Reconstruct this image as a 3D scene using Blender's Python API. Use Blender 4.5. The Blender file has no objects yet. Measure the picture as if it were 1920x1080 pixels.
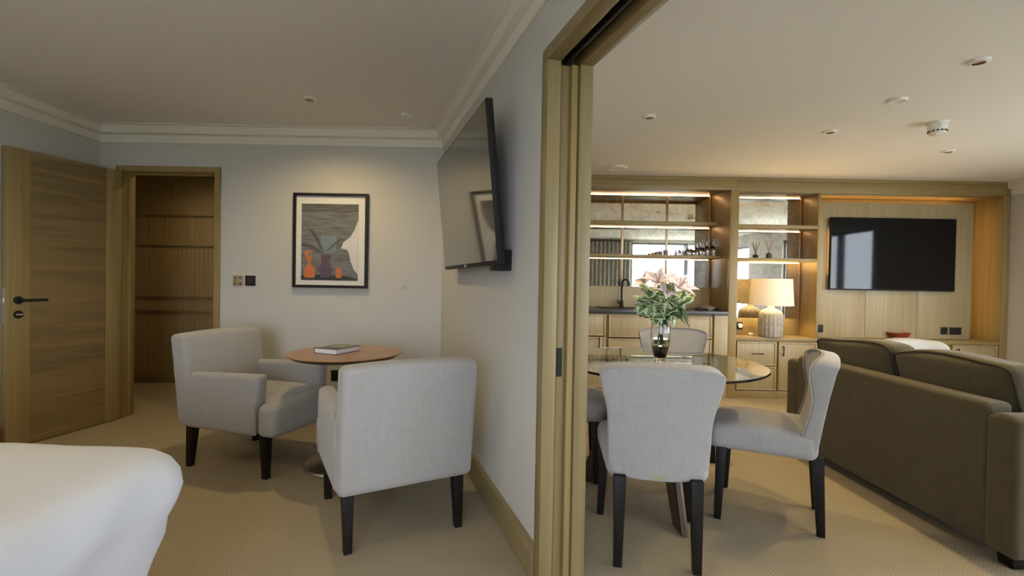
import bpy, bmesh, math, random
from mathutils import Vector, Matrix, Euler
random.seed(7)
S = bpy.context.scene
COL = S.collection
PI = math.pi
R = math.radians

# ------------------------------------------------------------------ camera
cam_data = bpy.data.cameras.new('camera')
cam_data.sensor_width = 36.0
cam_data.lens = 36.0 * 900 / 1920
cam_data.clip_start = 0.02
cam = bpy.data.objects.new('camera', cam_data)
COL.objects.link(cam)
_f = Vector((0, math.cos(R(.76)), -math.sin(R(.76))))
_q = _f.to_track_quat('-Z', 'Y')
cam.matrix_world = Matrix.Translation((0, 0, 1.16)) @ _q.to_matrix().to_4x4() @ Matrix.Rotation(R(1.0), 4, 'Z')
S.camera = cam

# ------------------------------------------------------------------ world, daylight, exposure
SKY = 12.5
w = bpy.data.worlds.new('sky'); S.world = w
w.use_nodes = True
nt = w.node_tree
bg = nt.nodes['Background']
tc = nt.nodes.new('ShaderNodeTexCoord')
nz = nt.nodes.new('ShaderNodeTexNoise'); nz.inputs['Scale'].default_value = 2.2; nz.inputs['Detail'].default_value = 5
rp = nt.nodes.new('ShaderNodeValToRGB')
rp.color_ramp.elements[0].position = .40; rp.color_ramp.elements[0].color = (.68, .82, 1.0, 1)
rp.color_ramp.elements[1].position = .62; rp.color_ramp.elements[1].color = (.95, .97, 1.0, 1)
nt.links.new(tc.outputs['Generated'], nz.inputs['Vector'])
nt.links.new(nz.outputs['Fac'], rp.inputs['Fac'])
nt.links.new(rp.outputs['Color'], bg.inputs['Color'])
bg.inputs['Strength'].default_value = SKY

S.view_settings.view_transform = 'Standard'
S.view_settings.look = 'None'
S.view_settings.gamma = 1.0
S.view_settings.use_curve_mapping = False
S.view_settings.exposure = 0.33
S.cycles.use_denoising = True
S.cycles.max_bounces = 10
S.cycles.diffuse_bounces = 5
S.cycles.glossy_bounces = 5
S.cycles.transmission_bounces = 8
S.cycles.transparent_max_bounces = 10
S.cycles.caustics_reflective = False
S.cycles.caustics_refractive = False
S.cycles.sample_clamp_indirect = 6.0

def portal(name, loc, rot, sx, sy):
    """sky portal filling a window opening"""
    l = bpy.data.lights.new(name, 'AREA'); l.shape = 'RECTANGLE'; l.size = sx; l.size_y = sy
    l.cycles.is_portal = True
    o = bpy.data.objects.new(name, l); COL.objects.link(o)
    o.location = loc; o.rotation_euler = rot
    return o
portal('daylight_portal', (-.6, -2.32, 1.30), (R(90), 0, R(180)), 1.9, 1.6)
portal('daylight_portal', (3.84, -1.32, 1.435), (R(90), 0, R(180)), 1.74, 1.51)
portal('daylight_portal', (5.23, 2.25, 1.06), (R(90), 0, R(90)), 1.8, 1.94)
portal('daylight_portal', (5.23, -.475, 1.06), (R(90), 0, R(90)), 1.05, 1.94)

WARM = (1.0, .76, .35)
LEDC = (1.0, .62, .30)
SPOT_BED = 32.0
SPOT_LIV = 40.0
LED_STRENGTH = 30.0
LAMP_W = 22.0

# ------------------------------------------------------------------ materials
def newmat(name):
    m = bpy.data.materials.new(name); m.use_nodes = True
    return m, m.node_tree, m.node_tree.nodes['Principled BSDF']

def plain(name, col, rough=.5, metal=0, spec=.5, bump=0, bscale=60, var=0, vscale=3, sheen=0, coat=0):
    m, t, b = newmat(name)
    b.inputs['Base Color'].default_value = (*col, 1)
    b.inputs['Roughness'].default_value = rough
    b.inputs['Metallic'].default_value = metal
    b.inputs['Specular IOR Level'].default_value = spec
    b.inputs['Sheen Weight'].default_value = sheen
    b.inputs['Coat Weight'].default_value = coat
    c = t.nodes.new('ShaderNodeTexCoord')
    if var:
        n = t.nodes.new('ShaderNodeTexNoise'); n.inputs['Scale'].default_value = vscale; n.inputs['Detail'].default_value = 4
        r = t.nodes.new('ShaderNodeValToRGB')
        r.color_ramp.elements[0].position = .3; r.color_ramp.elements[1].position = .7
        r.color_ramp.elements[0].color = (*[max(0, x * (1 - var)) for x in col], 1)
        r.color_ramp.elements[1].color = (*[min(1, x * (1 + var)) for x in col], 1)
        t.links.new(c.outputs['Object'], n.inputs['Vector'])
        t.links.new(n.outputs['Fac'], r.inputs['Fac']); t.links.new(r.outputs['Color'], b.inputs['Base Color'])
    if bump:
        n = t.nodes.new('ShaderNodeTexNoise'); n.inputs['Scale'].default_value = bscale; n.inputs['Detail'].default_value = 3
        bp = t.nodes.new('ShaderNodeBump'); bp.inputs['Strength'].default_value = bump; bp.inputs['Distance'].default_value = .003
        t.links.new(c.outputs['Object'], n.inputs['Vector'])
        t.links.new(n.outputs['Fac'], bp.inputs['Height']); t.links.new(bp.outputs['Normal'], b.inputs['Normal'])
    return m

def wood(name, light, dark, axis='z', fine=38, along=.9, rough=.42, figure=0):
    m, t, b = newmat(name)
    c = t.nodes.new('ShaderNodeTexCoord')
    mp = t.nodes.new('ShaderNodeMapping')
    sc = {'x': (along, fine, fine), 'y': (fine, along, fine), 'z': (fine, fine, along)}[axis]
    mp.inputs['Scale'].default_value = sc
    n = t.nodes.new('ShaderNodeTexNoise'); n.inputs['Scale'].default_value = 1.0
    n.inputs['Detail'].default_value = 6; n.inputs['Roughness'].default_value = .65; n.inputs['Distortion'].default_value = .35
    r = t.nodes.new('ShaderNodeValToRGB')
    r.color_ramp.elements[0].position = .32; r.color_ramp.elements[0].color = (*dark, 1)
    r.color_ramp.elements[1].position = .68; r.color_ramp.elements[1].color = (*light, 1)
    t.links.new(c.outputs['Object'], mp.inputs['Vector'])
    t.links.new(mp.outputs['Vector'], n.inputs['Vector'])
    t.links.new(n.outputs['Fac'], r.inputs['Fac'])
    out = r.outputs['Color']
    if figure:
        mp2 = t.nodes.new('ShaderNodeMapping')
        f2 = 9
        mp2.inputs['Scale'].default_value = {'x': (.55, f2, f2), 'y': (f2, .55, f2), 'z': (f2, f2, .55)}[axis]
        n2 = t.nodes.new('ShaderNodeTexNoise'); n2.inputs['Scale'].default_value = 1; n2.inputs['Detail'].default_value = 2; n2.inputs['Distortion'].default_value = 1.2
        r2 = t.nodes.new('ShaderNodeValToRGB')
        r2.color_ramp.elements[0].position = .38; r2.color_ramp.elements[0].color = (1 - figure, 1 - figure, 1 - figure, 1)
        r2.color_ramp.elements[1].position = .55; r2.color_ramp.elements[1].color = (1, 1, 1, 1)
        mx = t.nodes.new('ShaderNodeMix'); mx.data_type = 'RGBA'; mx.blend_type = 'MULTIPLY'; mx.inputs['Factor'].default_value = 1
        t.links.new(c.outputs['Object'], mp2.inputs['Vector']); t.links.new(mp2.outputs['Vector'], n2.inputs['Vector'])
        t.links.new(n2.outputs['Fac'], r2.inputs['Fac'])
        t.links.new(out, mx.inputs['A']); t.links.new(r2.outputs['Color'], mx.inputs['B'])
        out = mx.outputs['Result']
    t.links.new(out, b.inputs['Base Color'])
    b.inputs['Roughness'].default_value = rough
    bp = t.nodes.new('ShaderNodeBump'); bp.inputs['Strength'].default_value = .08; bp.inputs['Distance'].default_value = .002
    t.links.new(n.outputs['Fac'], bp.inputs['Height']); t.links.new(bp.outputs['Normal'], b.inputs['Normal'])
    return m

def woven(name, col, pitch=.0022, var=.10, rough=.9, sheen=.25, bump=.35):
    """linen-like weave: two crossed stretched noises over object space"""
    m, t, b = newmat(name)
    c = t.nodes.new('ShaderNodeTexCoord')
    outs = []
    k = 1 / (pitch * 4)
    for sc in ((k * .08, k * .08, k), (k * .6, k * .6, k * .06)):
        mp = t.nodes.new('ShaderNodeMapping'); mp.inputs['Scale'].default_value = sc
        n = t.nodes.new('ShaderNodeTexNoise'); n.inputs['Scale'].default_value = 1; n.inputs['Detail'].default_value = 3
        t.links.new(c.outputs['Object'], mp.inputs['Vector']); t.links.new(mp.outputs['Vector'], n.inputs['Vector'])
        outs.append(n.outputs['Fac'])
    ad = t.nodes.new('ShaderNodeMath'); ad.operation = 'ADD'
    t.links.new(outs[0], ad.inputs[0]); t.links.new(outs[1], ad.inputs[1])
    hf = t.nodes.new('ShaderNodeMath'); hf.operation = 'MULTIPLY'; hf.inputs[1].default_value = .5
    t.links.new(ad.outputs[0], hf.inputs[0])
    r = t.nodes.new('ShaderNodeValToRGB')
    r.color_ramp.elements[0].position = .36; r.color_ramp.elements[1].position = .64
    r.color_ramp.elements[0].color = (*[x * (1 - var) for x in col], 1)
    r.color_ramp.elements[1].color = (*[min(1, x * (1 + var)) for x in col], 1)
    t.links.new(hf.outputs[0], r.inputs['Fac']); t.links.new(r.outputs['Color'], b.inputs['Base Color'])
    bp = t.nodes.new('ShaderNodeBump'); bp.inputs['Strength'].default_value = bump; bp.inputs['Distance'].default_value = .0015
    t.links.new(hf.outputs[0], bp.inputs['Height']); t.links.new(bp.outputs['Normal'], b.inputs['Normal'])
    b.inputs['Roughness'].default_value = rough
    b.inputs['Sheen Weight'].default_value = sheen
    b.inputs['Specular IOR Level'].default_value = .2
    return m

def carpet_mat(name, col, dark, pitch):
    m, t, b = newmat(name)
    c = t.nodes.new('ShaderNodeTexCoord')
    sp = t.nodes.new('ShaderNodeSeparateXYZ')
    mp = t.nodes.new('ShaderNodeMapping'); mp.inputs['Rotation'].default_value = (0, 0, R(8))
    t.links.new(c.outputs['Object'], mp.inputs['Vector']); t.links.new(mp.outputs['Vector'], sp.inputs[0])
    def M(op, a, bb=None):
        n = t.nodes.new('ShaderNodeMath'); n.operation = op
        for i, v in enumerate((a, bb)):
            if v is None: continue
            if isinstance(v, (int, float)): n.inputs[i].default_value = v
            else: t.links.new(v, n.inputs[i])
        return n.outputs[0]
    yy = M('DIVIDE', sp.outputs[1], pitch * .62)
    fy = M('SUBTRACT', M('FRACT', yy), .5)
    xx = M('ADD', M('DIVIDE', sp.outputs[0], pitch), M('MULTIPLY', M('FLOOR', yy), .5))
    fx = M('SUBTRACT', M('FRACT', xx), .5)
    ck = M('SUBTRACT', 1.0, M('MULTIPLY', M('ADD', M('MULTIPLY', fx, fx), M('MULTIPLY', fy, fy)), 2.0))
    nn = t.nodes.new('ShaderNodeTexNoise'); nn.inputs['Scale'].default_value = 120; nn.inputs['Detail'].default_value = 2
    t.links.new(c.outputs['Object'], nn.inputs['Vector'])
    h = M('ADD', M('MULTIPLY', ck, .75), M('MULTIPLY', nn.outputs['Fac'], .5))
    r = t.nodes.new('ShaderNodeValToRGB')
    r.color_ramp.elements[0].position = .25; r.color_ramp.elements[0].color = (*dark, 1)
    r.color_ramp.elements[1].position = .85; r.color_ramp.elements[1].color = (*col, 1)
    t.links.new(h, r.inputs['Fac']); t.links.new(r.outputs['Color'], b.inputs['Base Color'])
    bp = t.nodes.new('ShaderNodeBump'); bp.inputs['Strength'].default_value = .5; bp.inputs['Distance'].default_value = .004
    t.links.new(h, bp.inputs['Height']); t.links.new(bp.outputs['Normal'], b.inputs['Normal'])
    b.inputs['Roughness'].default_value = .95; b.inputs['Specular IOR Level'].default_value = .1
    return m

def glass(name, col=(1, 1, 1), rough=0.0, ior=1.45):
    m, t, b = newmat(name)
    b.inputs['Base Color'].default_value = (*col, 1)
    b.inputs['Roughness'].default_value = rough
    b.inputs['Transmission Weight'].default_value = 1
    b.inputs['IOR'].default_value = ior
    return m

def emit(name, col, strength):
    m, t, b = newmat(name)
    b.inputs['Base Color'].default_value = (*col, 1)
    b.inputs['Emission Color'].default_value = (*col, 1)
    b.inputs['Emission Strength'].default_value = strength
    return m

def antique_mirror(name):
    m, t, b = newmat(name)
    c = t.nodes.new('ShaderNodeTexCoord')
    n = t.nodes.new('ShaderNodeTexNoise'); n.inputs['Scale'].default_value = 14; n.inputs['Detail'].default_value = 8; n.inputs['Roughness'].default_value = .7
    n.inputs['Distortion'].default_value = .8
    r = t.nodes.new('ShaderNodeValToRGB')
    r.color_ramp.elements[0].position = .34; r.color_ramp.elements[0].color = (.66, .65, .55, 1)
    r.color_ramp.elements[1].position = .56; r.color_ramp.elements[1].color = (.93, .93, .87, 1)
    t.links.new(c.outputs['Object'], n.inputs['Vector']); t.links.new(n.outputs['Fac'], r.inputs['Fac'])
    t.links.new(r.outputs['Color'], b.inputs['Base Color'])
    b.inputs['Metallic'].default_value = 1
    b.inputs['Roughness'].default_value = .02
    return m

OAK_L, OAK_D = (.335, .242, .098), (.25, .175, .065)
M = {}
M['wall'] = plain('wall_paint', (.56, .54, .51), .9, bump=.05, bscale=220, var=.015, vscale=1.5)
M['ceil'] = plain('ceiling_paint', (.80, .77, .73), .95, bump=.03, bscale=150)
M['crown'] = plain('white_trim_paint', (.76, .73, .65), .6)
M['oak'] = wood('oak_vertical', OAK_L, OAK_D, 'z')
M['oak_x'] = wood('oak_along_x', OAK_L, OAK_D, 'x')
M['oak_flame'] = wood('oak_door_panel', (.25, .175, .08), (.18, .12, .05), 'y', fine=26, along=.8, figure=.28)
M['oak_jamb'] = wood('oak_frame', (.29, .222, .104), (.22, .165, .072), 'z')
M['oak_pale'] = wood('oak_cabinet_front', (.42, .335, .19), (.335, .26, .14), 'z', fine=55, rough=.4)
M['oak_corr'] = wood('oak_corridor_panel', (.36, .255, .12), (.25, .17, .075), 'z', fine=50)
M['table_wood'] = wood('brown_oak_tabletop', (.42, .235, .115), (.33, .175, .08), 'x', fine=45, rough=.28)
M['walnut'] = wood('dark_walnut', (.10, .062, .034), (.06, .036, .02), 'z', fine=50, rough=.45)
M['leg'] = wood('black_stained_wood', (.014, .011, .009), (.008, .006, .005), 'z', fine=60, rough=.5)
M['leg'].node_tree.nodes['Principled BSDF'].inputs['Specular IOR Level'].default_value = .22
M['carpet'] = carpet_mat('carpet_loop', (.385, .325, .235), (.235, .19, .13), .017)
M['linen'] = woven('linen_upholstery', (.345, .332, .32), var=.045, bump=.2)
M['pipe'] = plain('linen_piping', (.33, .31, .285), .9)
M['sofa'] = woven('olive_sofa_fabric', (.088, .073, .043), pitch=.003, var=.12, sheen=.15)
M['sofa_pipe'] = plain('dark_sofa_piping', (.035, .03, .022), .9)
M['duvet'] = plain('white_duvet_cotton', (.55, .56, .60), .85, bump=.08, bscale=40, sheen=.1)
M['boucle'] = plain('white_boucle', (.42, .42, .415), .95, bump=.9, bscale=110, var=.08, vscale=90)
M['black'] = plain('black_metal', (.010, .010, .011), .5, spec=.3)
M['black_matte'] = plain('black_plastic', (.012, .012, .013), .55, spec=.3)
M['screen'] = plain('tv_screen_glass', (.004, .004, .005), .05, spec=.32)
M['screen_warm'] = plain('matt_tv_screen', (.02, .019, .018), .09, spec=1.0, coat=.6)
M['steel'] = plain('brushed_steel', (.50, .47, .42), .28, metal=1, bump=.05, bscale=300)
M['chrome'] = plain('satin_chrome', (.72, .70, .66), .22, metal=1)
M['bronze'] = plain('bronze_strip', (.45, .33, .20), .35, metal=.8)
M['white_plastic'] = plain('white_plastic', (.82, .81, .78), .4)
M['stone'] = plain('dark_stone_worktop', (.035, .036, .042), .3, var=.3, vscale=40)
M['brown_metal'] = plain('bronze_brown_metal', (.10, .072, .05), .4, metal=.6)
M['mirror'] = antique_mirror('antique_mirror')
M['tabletop_glass'] = glass('tabletop_glass', (.90, .97, .93))
M['clear'] = glass('clear_glass', (1, 1, 1))
M['pane'] = None
M['led'] = emit('warm_led', (1.0, .58, .28), LED_STRENGTH)
M['led_dim'] = emit('warm_led_dim', (1.0, .62, .25), LED_STRENGTH * .45)
M['glow'] = emit('downlight_lens', (.55, .36, .20), .12)

def pane_mat():
    m, t, b = newmat('window_pane_glass')
    t.nodes.remove(b)
    tr = t.nodes.new('ShaderNodeBsdfTransparent'); gl = t.nodes.new('ShaderNodeBsdfGlossy')
    gl.inputs['Roughness'].default_value = .0
    mx = t.nodes.new('ShaderNodeMixShader'); mx.inputs[0].default_value = .06
    out = t.nodes['Material Output']
    t.links.new(tr.outputs[0], mx.inputs[1]); t.links.new(gl.outputs[0], mx.inputs[2]); t.links.new(mx.outputs[0], out.inputs[0])
    return m
M['pane'] = pane_mat()

# ------------------------------------------------------------------ mesh helpers
def B(): return bmesh.new()

def box(bm, x0, x1, y0, y1, z0, z1):
    vs = [bm.verts.new((x, y, z)) for z in (z0, z1) for y in (y0, y1) for x in (x0, x1)]
    for f in ((0, 2, 3, 1), (4, 5, 7, 6), (0, 1, 5, 4), (1, 3, 7, 5), (3, 2, 6, 7), (2, 0, 4, 6)):
        bm.faces.new([vs[i] for i in f])
    return vs

def ticks(h, r, n, inner):
    h1 = h - r
    arc = [r * math.tan(k * (PI / 4) / n) for k in range(n + 1)]
    pos = sorted(set([round(h1 + a, 6) for a in arc] + [round(h1 * k / inner, 6) for k in range(0, inner + 1)]))
    neg = [-p for p in pos if p > 1e-6][::-1]
    return neg + pos

def rbox(bm, c, l, r, n=3, inner=3, fn=None):
    """rounded box: centre c, size l, edge radius r; fn(Vector, unit) may bend it"""
    h = [x / 2 for x in l]
    r = min(r, min(h) * .98)
    T = [ticks(hh, r, n, inner) for hh in h]
    cache = {}
    def V(p):
        k = tuple(round(x, 5) for x in p)
        if k in cache: return cache[k]
        q = Vector([max(-(h[i] - r), min(h[i] - r, p[i])) for i in range(3)])
        d = Vector(p) - q
        if d.length > 1e-9: d = d.normalized() * r
        v = q + d
        u = Vector((v.x / h[0], v.y / h[1], v.z / h[2]))
        if fn: v = fn(v, u)
        v = v + Vector(c)
        cache[k] = bm.verts.new(v)
        return cache[k]
    for ax in range(3):
        a, b = (ax + 1) % 3, (ax + 2) % 3
        for sgn in (-1, 1):
            for i in range(len(T[a]) - 1):
                for j in range(len(T[b]) - 1):
                    ps = []
                    for (ii, jj) in ((i, j), (i + 1, j), (i + 1, j + 1), (i, j + 1)):
                        p = [0, 0, 0]; p[ax] = sgn * h[ax]; p[a] = T[a][ii]; p[b] = T[b][jj]
                        ps.append(V(p))
                    if sgn < 0: ps.reverse()
                    if len(set(ps)) == 4:
                        try: bm.faces.new(ps)
                        except ValueError: pass

def lathe(bm, prof, n=32, c=(0, 0, 0), fn=None):
    rings = []
    for (r, z) in prof:
        if r < 1e-6:
            rings.append([bm.verts.new((c[0], c[1], c[2] + z))])
        else:
            ring = []
            for k in range(n):
                a = 2 * PI * k / n
                rr = r * (fn(a, z) if fn else 1)
                ring.append(bm.verts.new((c[0] + rr * math.cos(a), c[1] + rr * math.sin(a), c[2] + z)))
            rings.append(ring)
    for a, b in zip(rings, rings[1:]):
        for k in range(n):
            k2 = (k + 1) % n
            if len(a) == 1 and len(b) == 1: continue
            if len(a) == 1: bm.faces.new([a[0], b[k2], b[k]])
            elif len(b) == 1: bm.faces.new([a[k], a[k2], b[0]])
            else: bm.faces.new([a[k], a[k2], b[k2], b[k]])

def tube(bm, pts, r, n=8, closed=False, cap=True):
    pts = [Vector(p) for p in pts]
    N = len(pts)
    rs = r if isinstance(r, (list, tuple)) else [r] * N
    rings = []; up = None
    for i, p in enumerate(pts):
        if closed: d = pts[(i + 1) % N] - pts[i - 1]
        else: d = pts[min(i + 1, N - 1)] - pts[max(i - 1, 0)]
        d.normalize()
        if up is None:
            up = Vector((0, 0, 1)) if abs(d.z) < .9 else Vector((1, 0, 0))
        s = d.cross(up)
        if s.length < 1e-6: s = d.cross(Vector((.3, .7, .2)))
        s.normalize(); up = s.cross(d).normalized()
        rings.append([bm.verts.new(p + rs[i] * (math.cos(2 * PI * k / n) * s + math.sin(2 * PI * k / n) * up)) for k in range(n)])
    m = N if closed else N - 1
    for i in range(m):
        a, b = rings[i], rings[(i + 1) % N]
        for k in range(n):
            bm.faces.new([a[k], a[(k + 1) % n], b[(k + 1) % n], b[k]])
    if cap and not closed:
        bm.faces.new(rings[0][::-1]); bm.faces.new(rings[-1])

def prism(bm, poly, axis, a0, a1):
    """extrude 2D polygon along axis ('x': poly=(y,z), 'y': poly=(x,z), 'z': poly=(x,y))"""
    def P(p, a):
        return {'x': (a, p[0], p[1]), 'y': (p[0], a, p[1]), 'z': (p[0], p[1], a)}[axis]
    A = [bm.verts.new(P(p, a0)) for p in poly]; Bv = [bm.verts.new(P(p, a1)) for p in poly]
    n = len(poly)
    for i in range(n): bm.faces.new([A[i], A[(i + 1) % n], Bv[(i + 1) % n], Bv[i]])
    bm.faces.new(A[::-1]); bm.faces.new(Bv)

def taper_leg(bm, top, bot, st, sb):
    T = [bm.verts.new((top[0] + sx * st / 2, top[1] + sy * st / 2, top[2])) for sx, sy in ((-1, -1), (1, -1), (1, 1), (-1, 1))]
    Bo = [bm.verts.new((bot[0] + sx * sb / 2, bot[1] + sy * sb / 2, bot[2])) for sx, sy in ((-1, -1), (1, -1), (1, 1), (-1, 1))]
    for i in range(4): bm.faces.new([Bo[i], Bo[(i + 1) % 4], T[(i + 1) % 4], T[i]])
    bm.faces.new(T); bm.faces.new(Bo[::-1])

def obj(name, bm, mat, parent=None, smooth=False, bevel=0, seg=2, angle=35):
    bmesh.ops.recalc_face_normals(bm, faces=bm.faces)
    if bevel:
        es = [e for e in bm.edges if len(e.link_faces) == 2 and e.calc_face_angle(0) > R(30)]
        bmesh.ops.bevel(bm, geom=es, offset=bevel, segments=seg, profile=.5, affect='EDGES', clamp_overlap=True)
    me = bpy.data.meshes.new(name); bm.to_mesh(me); bm.free()
    if smooth or bevel:
        for p in me.polygons: p.use_smooth = True
        if not (smooth == 'all'):
            me.set_sharp_from_angle(angle=R(angle))
    me.materials.append(M[mat] if isinstance(mat, str) else mat)
    o = bpy.data.objects.new(name, me); COL.objects.link(o)
    if parent: o.parent = parent
    return o

def tag(o, label, cat, group=None):
    o['label'] = label; o['category'] = cat
    if group: o['group'] = group
    return o

def thing(name, label, cat, loc=(0, 0, 0), rz=0, group=None):
    o = bpy.data.objects.new(name, None); COL.objects.link(o)
    o.empty_display_size = .1
    o.location = loc; o.rotation_euler = (0, 0, rz)
    return tag(o, label, cat, group)

def struct(name, bm, mat, parent=None, **k):
    o = obj(name, bm, mat, parent, **k)
    if parent is None: o['kind'] = 'structure'
    return o

def sroot(name, loc=(0, 0, 0), rz=0):
    o = bpy.data.objects.new(name, None); COL.objects.link(o)
    o.location = loc; o.rotation_euler = (0, 0, rz); o['kind'] = 'structure'
    return o

def dup(root, loc, rz, label, group=None):
    r = root.copy(); COL.objects.link(r); r.location = loc; r.rotation_euler = (0, 0, rz); r['label'] = label
    if group: r['group'] = group
    for ch in list(root.children):
        c = ch.copy(); COL.objects.link(c); c.parent = r
        for g in ch.children:
            d = g.copy(); COL.objects.link(d); d.parent = c
    return r

# ------------------------------------------------------------------ shell
ZB = 2.36      # bedroom ceiling
ZL = 2.27      # living-room ceiling
XR = 5.11      # living-room right wall
PX, PY = -.57, 3.88
PANG = math.atan2(-.9479, .3185)
D = Vector((.3185, -.9479)); W = Vector((.9479, .3185))
def PW(u, w_): return (PX + D.x * u + W.x * w_, PY + D.y * u + W.y * w_)

bm = B(); box(bm, -5.0, 5.5, -2.6, 5.7, -.12, 0); struct('floor', bm, 'carpet')

# bedroom ceiling polygon (up to the partition), living ceiling polygon
def slab(poly, z0, z1):
    bm = B(); prism(bm, poly, 'z', z0, z1); return bm
pA = PW(-1.95, .08); pB = PW(6.9, .08)
bm = slab([(-5.0, -2.6), pB, pA, (-5.0, 5.6)], ZB, ZB + .12)
struct('ceiling_bedroom', bm, 'ceil')
bm = slab([pB, (5.4, -2.6), (5.4, 5.7), pA], ZL, ZL + .12)
struct('ceiling_living_room', bm, 'ceil')

def wall_holes(u0, u1, z0, z1, holes):
    """rectangles covering (u,z) minus holes"""
    us = sorted(set([u0, u1] + [h[0] for h in holes] + [h[1] for h in holes]))
    zs = sorted(set([z0, z1] + [h[2] for h in holes] + [h[3] for h in holes]))
    out = []
    for a, b in zip(us, us[1:]):
        for c, d in zip(zs, zs[1:]):
            m, n = (a + b) / 2, (c + d) / 2
            if any(h[0] < m < h[1] and h[2] < n < h[3] for h in holes): continue
            out.append((a, b, c, d))
    return out

# bedroom back wall with doorway
DX0, DX1 = -3.14, -2.40
bm = B()
for a, b, c, d in wall_holes(-4.9, -.52, 0, ZB, [(DX0 - .03, DX1 + .03, 0, 2.02)]): box(bm, a, b, 3.88, 3.98, c, d)
bmesh.ops.remove_doubles(bm, verts=bm.verts, dist=1e-5)
struct('wall_back', bm, 'wall')
bm = B(); box(bm, -3.46, -3.34, -2.3, 3.88, 0, ZB); struct('wall_left', bm, 'wall')
bm = B()
for a, b, c, d in wall_holes(-3.46, 1.45, 0, ZB, [(-1.55, .35, .5, 2.1)]): box(bm, a, b, -2.3, -2.18, c, d)
bmesh.ops.remove_doubles(bm, verts=bm.verts, dist=1e-5)
struct('wall_rear_bedroom', bm, 'wall')
# partition (local u along, w thickness)
T = .165
bm = B()
UO0, UO1, ZO = 2.20, 4.02, 1.99
box(bm, -1.75, .85, 0, T, 0, ZB)
box(bm, .85, UO0 - .058, 0, .045, 0, ZB); box(bm, .85, UO0 - .058, .12, T, 0, ZB)
box(bm, .85, UO0 - .058, .045, .12, 2.06, ZB)
box(bm, UO0 - .058, UO1 + .058, 0, .0423, ZO + .0502, ZB); box(bm, UO0 - .058, UO1 + .058, .1217, T, ZO + .0502, ZB)
box(bm, UO0 - .058, UO1 + .058, .0423, .1217, ZO + .10, ZB)
box(bm, UO1 + .058, 6.45, 0, T, 0, ZB)
o = struct('wall_partition', bm, 'wall'); o.location = (PX, PY, 0); o.rotation_euler = (0, 0, PANG)

# living room walls
bm = B(); box(bm, -1.15, XR + .12, 5.46, 5.58, 0, ZL + .12); struct('wall_back_living_room', bm, 'wall')
bm = B()
for a, b, c, d in wall_holes(-1.3, 5.46, 0, ZL, [(-1.0, .05, .08, 2.03), (1.35, 3.15, .08, 2.03)]): box(bm, XR, XR + .12, a, b, c, d)
bmesh.ops.remove_doubles(bm, verts=bm.verts, dist=1e-5)
struct('wall_right', bm, 'wall')
bm = B()
for a, b, c, d in wall_holes(1.28, XR, 0, ZL, [(2.97, 4.71, .68, 2.19)]): box(bm, a, b, -1.3, -1.18, c, d)
bmesh.ops.remove_doubles(bm, verts=bm.verts, dist=1e-5)
struct('wall_rear_living_room', bm, 'wall')

# windows: frame bars plus one pane each
def window(name, axis, fixed, a0, a1, z0, z1, mull):
    rt = sroot(name)
    bm = B(); t = .05
    def bar(p, q, r, s):
        if axis == 'x': box(bm, p, q, fixed - .03, fixed + .03, r, s)
        else: box(bm, fixed - .03, fixed + .03, p, q, r, s)
    bar(a0, a0 + t, z0, z1); bar(a1 - t, a1, z0, z1); bar(a0 + t, a1 - t, z0, z0 + t); bar(a0 + t, a1 - t, z1 - t, z1)
    for m_ in mull: bar(m_ - .05, m_ + .05, z0 + t, z1 - t)
    fr = obj('window_frame', bm, plain('grey_window_frame', (.11, .115, .12), .45), rt)
    bm = B()
    if axis == 'x': box(bm, a0 + t, a1 - t, fixed - .005, fixed + .005, z0 + t, z1 - t)
    else: box(bm, fixed - .005, fixed + .005, a0 + t, a1 - t, z0 + t, z1 - t)
    obj('pane', bm, 'pane', rt)
    return rt
window('window_1', 'x', -2.25, -1.55, .35, .5, 2.1, (-.6,))
window('window_2', 'x', -1.25, 2.97, 4.71, .68, 2.19, (4.36,))
window('window_3', 'y', XR + .07, 1.35, 3.15, .08, 2.03, (2.40,))
window('window_4', 'y', XR + .07, -1.0, .05, .08, 2.03, ())

# ground outside (seen through the panes and their reflections)
bm = B(); box(bm, -60, 60, -60, 60, -3.2, -3.0)
struct('ground_outside', bm, plain('meadow', (.07, .11, .035), .95, var=.4, vscale=.6))

# pale slabs added outside the windows to bounce skylight up onto the ceilings
for nm, b_ in (('bounce_slab', (XR + .13, 9.5, -6, 5.5, -.25, -.10)), ('bounce_slab_rear', (1.4, XR + .12, -6, -1.31, -.25, -.10)), ('bounce_slab_bedroom', (-7, 1.39, -8, -2.32, -.25, -.10))):
    bm = B(); box(bm, *b_); struct(nm, bm, plain('pale_bounce_surface', (.62, .60, .55), .9, var=.08, vscale=4))

# crown moulding: stepped profile
def crown(name, u0, u1, z, loc, rz, flip=1):
    bm = B()
    prof = [(0, z - .135), (.012, z - .135), (.016, z - .075), (.05, z - .068), (.058, z - .012), (.085, z - .006), (.085, z), (0, z)]
    prism(bm, [(flip * p[0], p[1]) for p in prof], 'x', u0, u1)
    o = struct(name, bm, 'crown'); o.location = loc; o.rotation_euler = (0, 0, rz)
crown('trim_1', -3.34, -.56, ZB, (0, 3.88, 0), 0, -1)
crown('trim_2', 0.0, 6.4, ZB, (PX, PY, 0), PANG, -1)
crown('trim_3', -2.18, 3.88, ZB, (-3.34, 0, 0), R(90), -1)
crown('trim_4', 3.2, 4.93, ZL, (XR, 0, 0), R(90), 1)

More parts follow.
